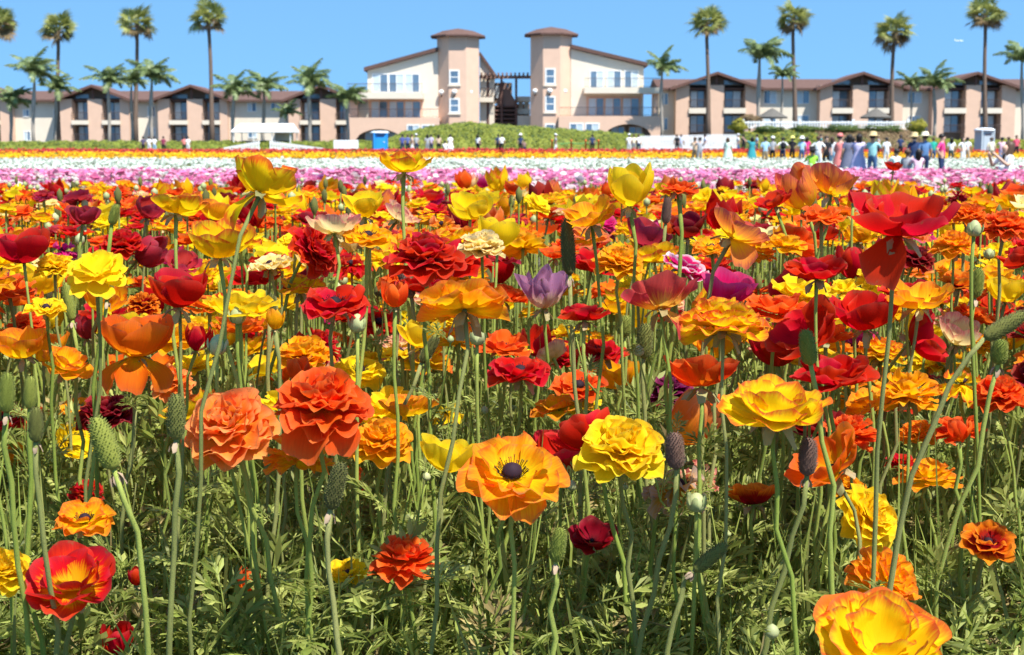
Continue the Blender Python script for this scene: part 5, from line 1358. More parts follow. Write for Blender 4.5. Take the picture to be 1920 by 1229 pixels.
# --- the rest of the bed as one mass of real blooms
def low_template(form, seed, nu, nv, keep=1.0):
    r = np.random.RandomState(seed); V = []; Q = []; U = []; b = 0
    for ring, (n, L, W, a0, a1, rc, rf) in enumerate(FORMS[form]):
        n = max(3, int(round(n * keep))); ph = r.uniform(0, 6.28)
        for k in range(n):
            P, q, uv = petal_grid(L, W / keep ** .5, a0, a1, rc, rf, seed * 50 + ring * 7 + k, nu, nv, z0=RISE[form][ring])
            P = P * FSCALE[form] * r.uniform(.88, 1.08); a = ph + 6.283 * k / n + r.uniform(-.2, .2); t = np.radians(r.uniform(-9, 9))
            P = P @ np.array([[np.cos(t), 0, -np.sin(t)], [0, 1, 0], [np.sin(t), 0, np.cos(t)]])
            P = P @ np.array([[np.cos(a), np.sin(a), 0], [-np.sin(a), np.cos(a), 0], [0, 0, 1]])
            V.append(P); Q.append(q + b); U.append(uv); b += len(P)
    return np.concatenate(V), np.concatenate(Q), np.concatenate(U)
T_NEAR = [low_template(f, 10 + i, 2, 3) for i, f in enumerate(['semi', 'bowl', 'double3', 'wide', 'open', 'double3', 'cup', 'semi', 'bowl', 'double3', 'ragged', 'closed', 'open', 'double3'])]
T_FAR = [low_template(f, 30 + i, 2, 2, .7) for i, f in enumerate(['semi', 'bowl', 'double3', 'wide', 'open', 'double3'])]
def stem_strip(x, y, z0, z1, r):
    a = r.uniform(0, 6.28); dx, dy = r.uniform(-.04, .04), r.uniform(-.04, .04); w = .0028
    V = []
    for t in (0, .5, 1):
        for k in range(3):
            q = a + k * 2.094
            V.append((x + dx * (1 - t) ** 2 + w * math.cos(q), y + dy * (1 - t) ** 2 + w * math.sin(q), z0 + (z1 - z0) * t))
    Q = [(i * 3 + k, i * 3 + (k + 1) % 3, (i + 1) * 3 + (k + 1) % 3, (i + 1) * 3 + k) for i in range(2) for k in range(3)]
    return V, Q
SK = list(PM.keys()); MATS_BED = [PM[k] for k in SK] + [STEM, BUDG, SEEDD]
def build_bed(pts):
    Vs, Qs, Us, Ms = [], [], [], []; b = 0
    r = random.Random(5)
    for (x, y, z) in pts:
        s = scheme_at(x, y); T = r.choice(T_NEAR if y < 6.5 else T_FAR)
        rad = r.uniform(.030, .052) * (.7 if r.random() < .15 else 1)
        rm = np.array(lean_matrix(abs(r.gauss(0, 15)), r.uniform(-180, 180), r.uniform(0, 6.28)))
        V, Q, U = T
        V2 = V * rad @ rm.T + np.array([x, y, z - rad * .3])
        Vs.append(V2); Qs.append(Q + b); Us.append(U); Ms.append(np.full(len(Q), SK.index(s))); b += len(V2)
        V, Q = stem_strip(x, y, float(ground(y)), z - rad * .3, r)
        Vs.append(np.array(V)); Qs.append(np.array(Q) + b); Us.append(np.zeros((len(V), 2))); Ms.append(np.full(len(Q), len(SK))); b += len(V)
        # now and then a bud or a seed head beside it
        if r.random() < (.3 if y < 4 else .16):
            xx, yy = x + r.uniform(-.06, .06), y + r.uniform(-.06, .06); zz = float(tops(yy)) + r.uniform(-.16 if y < 4 else -.06, .06)
            V, Q = stem_strip(xx, yy, float(ground(yy)), zz, r)
            Vs.append(np.array(V)); Qs.append(np.array(Q) + b); Us.append(np.zeros((len(V), 2))); Ms.append(np.full(len(Q), len(SK))); b += len(V)
            sd_ = r.random() < .45; ra = .011 if not sd_ else .009; hh = .026 if not sd_ else .042
            prof = [(.3, 0), (.95, .3), (.9, .7), (.1, 1)]
            V = [(xx + ra * a * math.cos(k * 1.047), yy + ra * a * math.sin(k * 1.047), zz + hh * c) for a, c in prof for k in range(6)]
            Q = [(i * 6 + k, i * 6 + (k + 1) % 6, (i + 1) * 6 + (k + 1) % 6, (i + 1) * 6 + k) for i in range(3) for k in range(6)]
            Vs.append(np.array(V)); Qs.append(np.array(Q) + b); Us.append(np.zeros((len(V), 2))); Ms.append(np.full(len(Q), len(SK) + (2 if sd_ else 1))); b += len(V)
    me = mesh_np('ranunculus_bed', np.concatenate(Vs), np.concatenate(Qs), np.concatenate(Us), np.concatenate(Ms), MATS_BED)
    tag(link(bpy.data.objects.new('ranunculus_bed', me)), 'dense mass of red, orange and yellow ranunculus stretching back to the pink band', 'flowers', kind='stuff')
build_bed([p for p in bed if p not in inds])

# ------------------------------------------------------------------ distant colour bands
def band_mat(name, stops, trans=.3):
    m, n, out = new_mat(name)
    r = rnd(n)
    c = ramp(n, r, stops)
    v = mth(n, 'ADD', .9, mth(n, 'MULTIPLY', mth(n, 'FRACT', mth(n, 'MULTIPLY', r, 9.7)), .18))
    leafy(n, out, hsv(n, c, v=v), trans, .5, .25)
    return m
B_PINK = band_mat('band_pink', [(0, (.82, .26, .46)), (.5, (.76, .17, .38)), (.75, (.82, .32, .50)), (1, (.84, .44, .58))])
B_PALE = band_mat('band_pale_pink', [(0, (.84, .66, .68)), (.35, (.84, .74, .70)), (.65, (.78, .40, .56)), (1, (.86, .80, .74))])
B_WHITE = band_mat('band_white', [(0, (.70, .75, .66)), (.5, (.76, .79, .71)), (1, (.58, .67, .54))])
B_YEL = band_mat('band_yellow', [(0, (.92, .60, .006)), (.6, (.92, .53, .005)), (1, (.92, .40, .006))])
B_RED = band_mat('band_red', [(0, (.62, .05, .015)), (.5, (.76, .13, .01)), (1, (.50, .02, .05))])
B_CRIM = band_mat('band_crimson', [(0, (.42, .015, .05)), (.5, (.52, .02, .06)), (1, (.62, .06, .03))])
def band(name, label, y0, y1, dens, rad, picker, mats, seed, hs=.47, sig=.04, wmax=None, npet=5):
    r = np.random.RandomState(seed)
    area = .36 * 1.18 * (y1 * y1 - y0 * y0) + 4 * (y1 - y0)
    n = int(area * dens)
    y = np.sqrt(r.uniform(y0 * y0, y1 * y1, n)); x = r.uniform(-1, 1, n) * (.36 * 1.18 * y + 2)
    y = y + (.35 + y * .012) * (np.sin(x * .9 + seed) + .7 * np.sin(x * 2.3 + 2 * seed)) * .6
    gap = np.sin(x * .55 + y * .8 + seed) + np.sin(x * 1.7 - y * .45 + 2 * seed) + r.normal(0, .5, n)
    keep = gap > -2.3
    x, y = x[keep], y[keep]; n = len(x)
    z = tops(y) + r.normal(0, sig, n) + .03 * np.sin(x * .35 + y * .5)
    rr = rad * r.uniform(.75, 1.25, n)
    # bloom: a little cup of npet petals round a base vertex (one island)
    ang = np.arange(npet) * 2 * np.pi / npet
    prof = []
    base = np.array([[0, 0, -.35]])
    ring = np.stack([np.cos(ang), np.sin(ang), np.where(np.arange(npet) % 2 == 0, .25, .05)], 1)
    inner = np.stack([.55 * np.cos(ang + .5), .55 * np.sin(ang + .5), np.full(npet, .45)], 1)
    top = np.array([[0, 0, .42]])
    T = np.concatenate([base, ring, inner, top]); k = npet
    F = []
    for i in range(k):
        j = (i + 1) % k
        F += [(0, 1 + j, 1 + i), (1 + i, 1 + j, 1 + k + i), (1 + j, 1 + k + j, 1 + k + i), (1 + k + i, 1 + k + j, 1 + 2 * k)]
    F = np.array(F); m = len(T)
    a = r.uniform(0, 6.28, n); ca, sa = np.cos(a), np.sin(a)
    tl = r.normal(0, .22, (n, 2))
    TX = T[None, :, 0] * ca[:, None] - T[None, :, 1] * sa[:, None]; TY = T[None, :, 0] * sa[:, None] + T[None, :, 1] * ca[:, None]
    TZ = T[None, :, 2] * r.uniform(.8, 1.2, (n, 1)) + TX * tl[:, :1] + TY * tl[:, 1:]
    TX = TX * (1 + .12 * r.normal(size=TX.shape)); TZ = TZ + .1 * r.normal(size=TZ.shape)
    V = np.stack([x[:, None] + TX * rr[:, None], y[:, None] + TY * rr[:, None], z[:, None] + TZ * rr[:, None]], -1).reshape(-1, 3)
    Q = (F[None] + (np.arange(n) * m)[:, None, None]).reshape(-1, 3)
    mi = np.repeat(picker(x, y, r), len(F))
    # green stems and leaves beneath: a crossed pair of slim triangles
    b = len(V)
    w = .012 + r.uniform(0, .03, n); q = r.uniform(0, 3.14, n)
    g = ground(y)
    SV = np.stack([np.stack([x - w * np.cos(q), y - w * np.sin(q), g], -1), np.stack([x + w * np.cos(q), y + w * np.sin(q), g], -1), np.stack([x, y, z - .1 * rr], -1)], 1).reshape(-1, 3)
    SQ = np.arange(3 * n).reshape(n, 3) + b
    me = mesh_np(name, np.concatenate([V, SV]), np.concatenate([Q, SQ]), None, np.concatenate([mi, np.full(n, len(mats))]), list(mats) + [LEAF], smooth=False)
    return tag(link(bpy.data.objects.new(name, me)), label, 'flowers', kind='stuff')
PM_PINK = petal_mat('petal_band_pink', (.80, .36, .46), (.78, .18, .40), (.84, .32, .52), streak=.3, vary=.2, hue=.015)
PM_BLUSH = petal_mat('petal_band_blush', (.82, .62, .50), (.84, .64, .66), (.84, .72, .70), streak=.3, vary=.15, hue=.02)
PM_IVORY = petal_mat('petal_band_ivory', (.80, .76, .55), (.84, .80, .72), (.85, .80, .76), streak=.2, vary=.12)
def pink_near():
    r = random.Random(8); Vs, Qs, Us, Ms = [], [], [], []; b = 0
    n = int(25 * (.36 * 1.16 * (16.6 ** 2 - 7.15 ** 2) + 3 * 7))
    for i in range(n):
        y = math.sqrt(r.uniform(7.15 ** 2, 16.6 ** 2)); x = r.uniform(-1, 1) * (.36 * 1.16 * y + 1.5)
        V, Q, U = r.choice(T_FAR); rad = r.uniform(.026, .040); z = float(tops(y)) + r.gauss(0, .035)
        rm = np.array(lean_matrix(abs(r.gauss(0, 15)), r.uniform(-180, 180), r.uniform(0, 6.28)))
        q = r.random(); pk = min(.95, .42 + (y - 8.5) * .08)
        Vs.append(V * rad @ rm.T + np.array([x, y, z - rad * .3])); Qs.append(Q + b); Us.append(U); Ms.append(np.full(len(Q), 0 if q < pk else (1 if q < pk + (1 - pk) * .6 else 2))); b += len(V)
        V, Q = stem_strip(x, y, float(ground(y)), z - rad * .3, r)
        Vs.append(np.array(V)); Qs.append(np.array(Q) + b); Us.append(np.zeros((len(V), 2))); Ms.append(np.full(len(Q), 3)); b += len(V)
    me = mesh_np('pale_pink_flower_band', np.concatenate(Vs), np.concatenate(Qs), np.concatenate(Us), np.concatenate(Ms), [PM_PINK, PM_BLUSH, PM_IVORY, STEM])
    tag(link(bpy.data.objects.new('pale_pink_flower_band', me)), 'near strip of pale pink and ivory ranunculus behind the mixed bed', 'flowers', kind='stuff')
band('pink_flower_band', 'band of pink ranunculus paling to white towards the mixed bed', 16.5, 47.5, 18, .044, lambda x, y, r: np.where(r.rand(len(x)) < np.clip((24 - y) / 20, .02, .35), 1, 0), [B_PINK, B_PALE], 1)
pink_near()
band('white_flower_band', 'broad band of white ranunculus beyond the pink one', 49.5, 84, 8, .07, lambda x, y, r: np.zeros(len(x), int), [B_WHITE], 2, sig=.045)
band('yellow_flower_band', 'band of yellow ranunculus beyond the white one', 86, 101.5, 7, .08, lambda x, y, r: np.zeros(len(x), int), [B_YEL], 3, sig=.05)
band('red_flower_band', 'far band of orange and crimson ranunculus along the hedge', 102.5, 120, 5, .095, lambda x, y, r: np.where(r.rand(len(x)) < np.clip((y - 108) / 6, .02, .95), 1, 0), [B_RED, B_CRIM], 4, sig=.05)

# ------------------------------------------------------------------ foliage of the near bed
def arr(me):
    n = len(me.vertices); co = np.empty(n * 3, np.float32); me.vertices.foreach_get('co', co)
    tris = []
    for p in me.polygons:
        v = list(p.vertices)
        tris.append(v if len(v) == 4 else v + [v[-1]])
    return co.reshape(-1, 3), me
def tri_arr(me):
    me.calc_loop_triangles()
    t = np.empty(len(me.loop_triangles) * 3, np.int32); me.loop_triangles.foreach_get('vertices', t)
    co = np.empty(len(me.vertices) * 3, np.float32); me.vertices.foreach_get('co', co)
    return co.reshape(-1, 3), t.reshape(-1, 3)
LT = [tri_arr(divided_leaf(70 + s, lite=True).mesh('leaf_lite', LEAF)) for s in range(6)]
for _m in [m for m in bpy.data.meshes if m.name.startswith('leaf_lite')]: bpy.data.meshes.remove(_m)
def euler_mats(rx, ry, rz):
    cx, sx, cy, sy, cz, sz = np.cos(rx), np.sin(rx), np.cos(ry), np.sin(ry), np.cos(rz), np.sin(rz)
    M = np.empty((len(rx), 3, 3))
    M[:, 0] = np.stack([cz * cy, cz * sy * sx - sz * cx, cz * sy * cx + sz * sx], 1)
    M[:, 1] = np.stack([sz * cy, sz * sy * sx + cz * cx, sz * sy * cx - cz * sx], 1)
    M[:, 2] = np.stack([-sy, cy * sx, cy * cx], 1)
    return M
def scatter(T, P, M, S):
    V, F = T; n = len(P)
    W = np.einsum('nij,vj->nvi', M, V) * S[:, None, None] + P[:, None, :]
    Q = F[None] + (np.arange(n) * len(V))[:, None, None]
    return W.reshape(-1, 3), Q.reshape(-1, 3)
def build_foliage():
    r = np.random.RandomState(99); Vs, Qs, Ms = [], [], []; b = 0
    def put(V, Q, m):
        nonlocal b
        Vs.append(V); Qs.append(Q + b); Ms.append(np.full(len(Q), m)); b += len(V)
    def spots(n, y0, y1, k=1.0, marg=.9):
        y = y0 + (y1 - y0) * r.uniform(0, 1, n) ** k
        return r.uniform(-1, 1, n) * (.36 * 1.14 * y + marg), y
    # divided leaves
    for ti, T in enumerate(LT):
        for (n, y0, y1, h0, h1, s0, s1) in ((440, 1.4, 1.8, -.01, .17, .05, .10), (560, 1.65, 2.4, .02, .24, .05, .11), (600, 2.2, 4.4, .04, .34, .06, .13), (400, 3.8, 7.5, .12, .42, .07, .14)):
            x, y = spots(n, y0, y1); h = h0 + (h1 - h0) * r.uniform(0, 1, n) ** 1.3
            P = np.stack([x, y, ground(y) + h], 1)
            M = euler_mats(r.uniform(-.5, .5, n), -r.uniform(-.1, 1.25, n), r.uniform(0, 6.28, n))
            S = r.uniform(s0, s1, n) * 1.1; dead = r.rand(n) < .07
            put(*scatter(T, P[~dead], M[~dead], S[~dead]), 0); put(*scatter(T, P[dead] - np.array([0, 0, .02]), M[dead], S[dead]), 3)
    # slim blades
    Bv = np.array([[-.011, 0, 0], [.011, 0, 0], [-.014, .05, .4], [.014, .05, .4], [-.009, .16, .75], [.009, .16, .75], [0, .32, 1.0]]); Bf = np.array([[0, 1, 3], [0, 3, 2], [2, 3, 5], [2, 5, 4], [4, 5, 6]])
    n = 7500
    x, y = spots(n, 1.45, 6.0, 1.0)
    P = np.stack([x, y, ground(y) + r.uniform(0, .1, n)], 1)
    put(*scatter((Bv, Bf), P, euler_mats(r.uniform(-.45, .45, n), r.uniform(-.4, .4, n), r.uniform(0, 6.28, n)), np.minimum(r.uniform(.12, .36, n), .18 + (y - 1.4) * .16)), 0)
    n = 1500
    x, y = spots(n, 1.4, 4.5, 1.0)
    P = np.stack([x, y, ground(y) + r.uniform(0, .12, n)], 1)
    put(*scatter((Bv, Bf), P, euler_mats(r.uniform(-1.2, 1.2, n), r.uniform(-1.2, 1.2, n), r.uniform(0, 6.28, n)), r.uniform(.06, .22, n)), 3)
    # thin extra stems of buried shoots
    for k in range(2600):
        yy = 1.75 + 4.2 * r.rand() ** 1.2; xx = r.uniform(-1, 1) * (.36 * 1.14 * yy + .8)
        V, Q = stem_strip(xx, yy, float(ground(yy)), float(ground(yy)) + r.uniform(.2, .48), rng)
        Q = np.array(Q); Q = np.concatenate([Q[:, [0, 1, 2]], Q[:, [0, 2, 3]]])
        V = np.array(V); V[6:] = V[6:].mean(0); V[6:, :2] += r.uniform(-.05, .05, 2)
        put(V, Q, 1)
    # clover at the ground: three rounded leaflets
    cv = [(0, 0, 0)]; cf = []
    for k in range(3):
        a0 = k * 2.094
        pts = [(.55 * math.cos(a0) + .42 * math.cos(a0 + t), .55 * math.sin(a0) + .42 * math.sin(a0 + t), .12 + .05 * math.cos(t)) for t in np.linspace(-2.4, 2.4, 7)]
        i0 = len(cv); cv += pts; cf += [(0, i0 + j, i0 + j + 1) for j in range(6)]
    n = 3000
    x, y = spots(n, 1.3, 3.4)
    P = np.stack([x, y, ground(y) + r.uniform(.01, .13, n)], 1)
    put(*scatter((np.array(cv), np.array(cf)), P, euler_mats(r.uniform(-.6, .6, n), r.uniform(-.6, .6, n), r.uniform(0, 6.28, n)), r.uniform(.009, .019, n)), 2)
    me = mesh_np('foliage', np.concatenate(Vs), np.concatenate(Qs), None, np.concatenate(Ms), [LEAF, STEM, LEAF2, LEAFD], smooth=False)
    tag(link(bpy.data.objects.new('foliage', me)), 'tangle of finely divided green leaves and shoots under the ranunculus', 'foliage', kind='stuff')
build_foliage()

# ------------------------------------------------------------------ visitors
SKINS = [plain('skin_light', (.58, .36, .26), .6, .3), plain('skin_tan', (.42, .25, .16), .6, .3), plain('skin_brown', (.22, .12, .075), .6, .3)]
_cm = {}
def cloth(c):
    if c not in _cm: _cm[c] = plain('cloth', c, .85, .15, 14, .18, bump=.4)
    return _cm[c]
HAIRB = plain('hair_black', (.018, .014, .012), .5, .3, 30, .3); HAIRN = plain('hair_brown', (.09, .05, .03), .5, .3, 30, .3); HAIRG = plain('hair_grey', (.45, .44, .42), .5, .3, 30, .2)
SHOE = plain('shoe', (.08, .08, .09), .6, .3)
def person_mesh(pose):
    """one continuous skinned body, 1.7 m, facing -y; four material slots: skin, top, bottom, shoes"""
    J = {}; E = []
    def j(n, p, r): J[n] = (Vector(p), r)
    sit = pose == 'kneel'
    dz = -.52 if sit else 0
    j('pelvis', (0, 0, .95 + dz), .145); j('waist', (0, 0, 1.1 + dz), .125); j('chest', (0, -.01, 1.29 + dz), .145); j('neck', (0, .0, 1.45 + dz), .06)
    j('head0', (0, -.015, 1.53 + dz), .078); j('head1', (0, -.02, 1.61 + dz), .095); j('head2', (0, -.01, 1.67 + dz), .07); j('nose', (0, -.125, 1.585 + dz), .014)
    for s, t in ((-1, 'L'), (1, 'R')):
        j('sh' + t, (s * .17, 0, 1.41 + dz), .062)
        if pose in ('photo',) or (pose == 'kneel'): el, wr, ha = (s * .25, -.17, 1.22), (s * .10, -.36, 1.44), (s * .06, -.42, 1.5)
        elif pose == 'point' and s > 0: el, wr, ha = (.38, -.1, 1.5), (.56, -.18, 1.68), (.63, -.2, 1.75)
        elif pose == 'hips': el, wr, ha = (s * .36, .08, 1.17), (s * .2, -.02, 1.0), (s * .15, -.04, .97)
        elif pose == 'walk': el, wr, ha = (s * .23, .08 * s, 1.15), (s * .22, -.12 * s - .05, .93), (s * .21, -.17 * s - .05, .85)
        else: el, wr, ha = (s * .24, .03, 1.14), (s * .24, -.06, .9), (s * .23, -.09, .81)
        for nm, p, r in (('el', el, .044), ('wr', wr, .032), ('ha', ha, .036)): j(nm + t, (p[0], p[1], p[2] + dz), r)
        if sit:
            j('hip' + t, (s * .1, 0, .38), .095); j('kn' + t, (s * .13, -.36, .30), .07); j('an' + t, (s * .12, .02, .08), .045); j('to' + t, (s * .12, .15, .05), .04)
        else:
            st = s * .16 if pose == 'walk' else 0
            j('hip' + t, (s * .09, 0, .88), .095); j('kn' + t, (s * .1, -.03 - st * .6, .5), .068); j('an' + t, (s * .1, .03 - st * 1.2, .09), .045); j('to' + t, (s * .11, -.12 - st * 1.2, .04), .04)
    E = [('pelvis', 'waist'), ('waist', 'chest'), ('chest', 'neck'), ('neck', 'head0'), ('head0', 'head1'), ('head1', 'head2'), ('head1', 'nose')]
    for t in 'LR': E += [('chest', 'sh' + t), ('sh' + t, 'el' + t), ('el' + t, 'wr' + t), ('wr' + t, 'ha' + t), ('pelvis', 'hip' + t), ('hip' + t, 'kn' + t), ('kn' + t, 'an' + t), ('an' + t, 'to' + t)]
    names = list(J); ix = {n: i for i, n in enumerate(names)}
    me = bpy.data.meshes.new('body_' + pose)
    me.from_pydata([J[n][0] for n in names], [(ix[a], ix[b]) for a, b in E], [])
    o = bpy.data.objects.new('tmp', me); COL.objects.link(o)
    sk = o.modifiers.new('skin', 'SKIN'); o.modifiers.new('sub', 'SUBSURF').levels = 1
    for i, n in enumerate(names):
        r = J[n][1]; me.skin_vertices[0].data[i].radius = (r, r)
    me.skin_vertices[0].data[ix['pelvis']].use_root = True
    dg = bpy.context.evaluated_depsgraph_get()
    out = bpy.data.meshes.new_from_object(o.evaluated_get(dg))
    bpy.data.objects.remove(o)
    out.name = 'body'
    segs = [(a, b, J[a][0], J[b][0]) for a, b in E]
    mi = []
    for p in out.polygons:
        c = p.center; best = None
        for a, b, pa, pb in segs:
            d = pb - pa; t = max(0, min(1, (c - pa).dot(d) / max(d.length_squared, 1e-9))); q = (c - pa - d * t).length
            if best is None or q < best[0]: best = (q, a, b, t)
        _, a, b, t = best
        k = 1
        if a in ('neck', 'head0', 'head1') or a[:2] in ('el', 'wr') : k = 0
        if a[:2] == 'sh' and t > .75: k = 0
        if a[:3] == 'hip' or a[:2] == 'kn' or (a == 'pelvis' and b[:3] == 'hip') or (a == 'pelvis' and t < .25): k = 2
        if a[:2] == 'an': k = 3
        mi.append(k)
    out.materials.clear()
    for m in (SKINS[0], cloth((.5, .5, .5)), cloth((.05, .06, .1)), SHOE): out.materials.append(m)
    out.polygons.foreach_set('material_index', mi); out.polygons.foreach_set('use_smooth', [True] * len(mi))
    return out
PB = {p: person_mesh(p) for p in ('stand', 'walk', 'photo', 'point', 'hips', 'kneel')}
_h = MB(); _h.lathe([(.108, .0), (.112, .05), (.1, .1), (.06, .135), (.01, .145)], 12); HAIR_S = _h.mesh('hair', HAIRB, True)
_h = MB(); _h.lathe([(.05, -.36), (.09, -.3), (.105, -.1), (.108, .0), (.108, .05), (.098, .1), (.06, .135), (.01, .145)], 12, (0, .05, 0)); HAIR_L = _h.mesh('hair', HAIRB, True)
_h = MB(); _h.lathe([(.235, .0), (.24, .015), (.12, .035), (.118, .11), (.1, .15), (.02, .16)], 16); HAT_B = _h.mesh('hat', HAIRB, True)
_h = MB(); _h.lathe([(.118, .0), (.122, .06), (.1, .12), (.02, .15)], 12); _h.add([(-.09, -.08, .01), (.09, -.08, .01), (.07, -.22, -.01), (-.07, -.22, -.01), (-.09, -.08, .03), (.09, -.08, .03), (.07, -.22, .005), (-.07, -.22, .005)], [(0, 1, 2, 3), (7, 6, 5, 4), (0, 4, 5, 1), (1, 5, 6, 2), (2, 6, 7, 3), (3, 7, 4, 0)]); CAP = _h.mesh('cap', HAIRB, True)
_h = MB(); _h.lathe([(.36, -.88), (.33, -.6), (.24, -.25), (.17, 0.0), (.165, .1), (.19, .27), (.14, .36)], 16); DRESS = _h.mesh('dress', cloth((.5, .5, .5)), True)
_h = MB(); _h.lathe([(.09, 0), (.15, .06), (.16, .22), (.15, .36), (.07, .42)], 8); PACK = _h.mesh('backpack', cloth((.5, .5, .5)), True)
def person(px, Y, pose, top, bot, label, head='hair', hc=None, turn=None, scale=1.0, skin=0, dress=None, pack=None, seed=0):
    r = random.Random(seed + int(px))
    turn = r.uniform(0, 360) if turn is None else turn
    x = X(px, Y)
    root = empty('person', (x, Y, float(ground(Y)) + .0), R(turn), label, 'person')
    root.scale = [scale] * 3
    b = link(bpy.data.objects.new('body', PB[pose]), root)
    for i, m in enumerate((SKINS[skin], cloth(top), cloth(bot))):
        b.material_slots[i].link = 'OBJECT'; b.material_slots[i].material = m
    dz = -.52 if pose == 'kneel' else 0
    hm = {'hair': HAIR_S, 'long': HAIR_L, 'brim': HAIR_S, 'cap': HAIR_S, 'brimlong': HAIR_L}[head]
    h = link(bpy.data.objects.new('hair', hm), root); h.location = (0, .005, 1.60 + dz); h.rotation_euler = (-.25, 0, 0)
    hcol = r.choice([HAIRB, HAIRB, HAIRN]); set_mat(h, hcol)
    if head in ('brim', 'cap', 'brimlong'):
        q = link(bpy.data.objects.new('hat', HAT_B if head != 'cap' else CAP), root); q.location = (0, -.01, 1.66 + dz); q.rotation_euler = (r.uniform(-.15, .1), 0, 0); set_mat(q, cloth(hc or (.7, .6, .4)))
    if dress:
        q = link(bpy.data.objects.new('dress', DRESS), root); q.location = (0, 0, 1.06 + dz); q.scale = (1, .85, 1 if not dz else .48); set_mat(q, cloth(dress))
    if pack:
        q = link(bpy.data.objects.new('backpack', PACK), root); q.location = (0, .17, 1.02 + dz); set_mat(q, cloth(pack))
    return root
WHT = (.78, .78, .77); BLK = (.02, .02, .025); NAV = (.03, .05, .12); JEAN = (.07, .14, .27); TEAL = (.30, .58, .58); LBL = (.34, .54, .70); TAN = (.62, .46, .32); KHK = (.36, .28, .18)
GRY = (.35, .36, .38); PKS = (.72, .05, .22); LIM = (.30, .66, .06); LAV = (.50, .46, .66); SAL = (.72, .22, .20); REDC = (.60, .03, .05); STR = (.62, .47, .24); CRMC = (.78, .70, .50); GRN = (.03, .36, .27); MINT = (.58, .72, .58); PKL = (.78, .50, .60)
F = 121.5
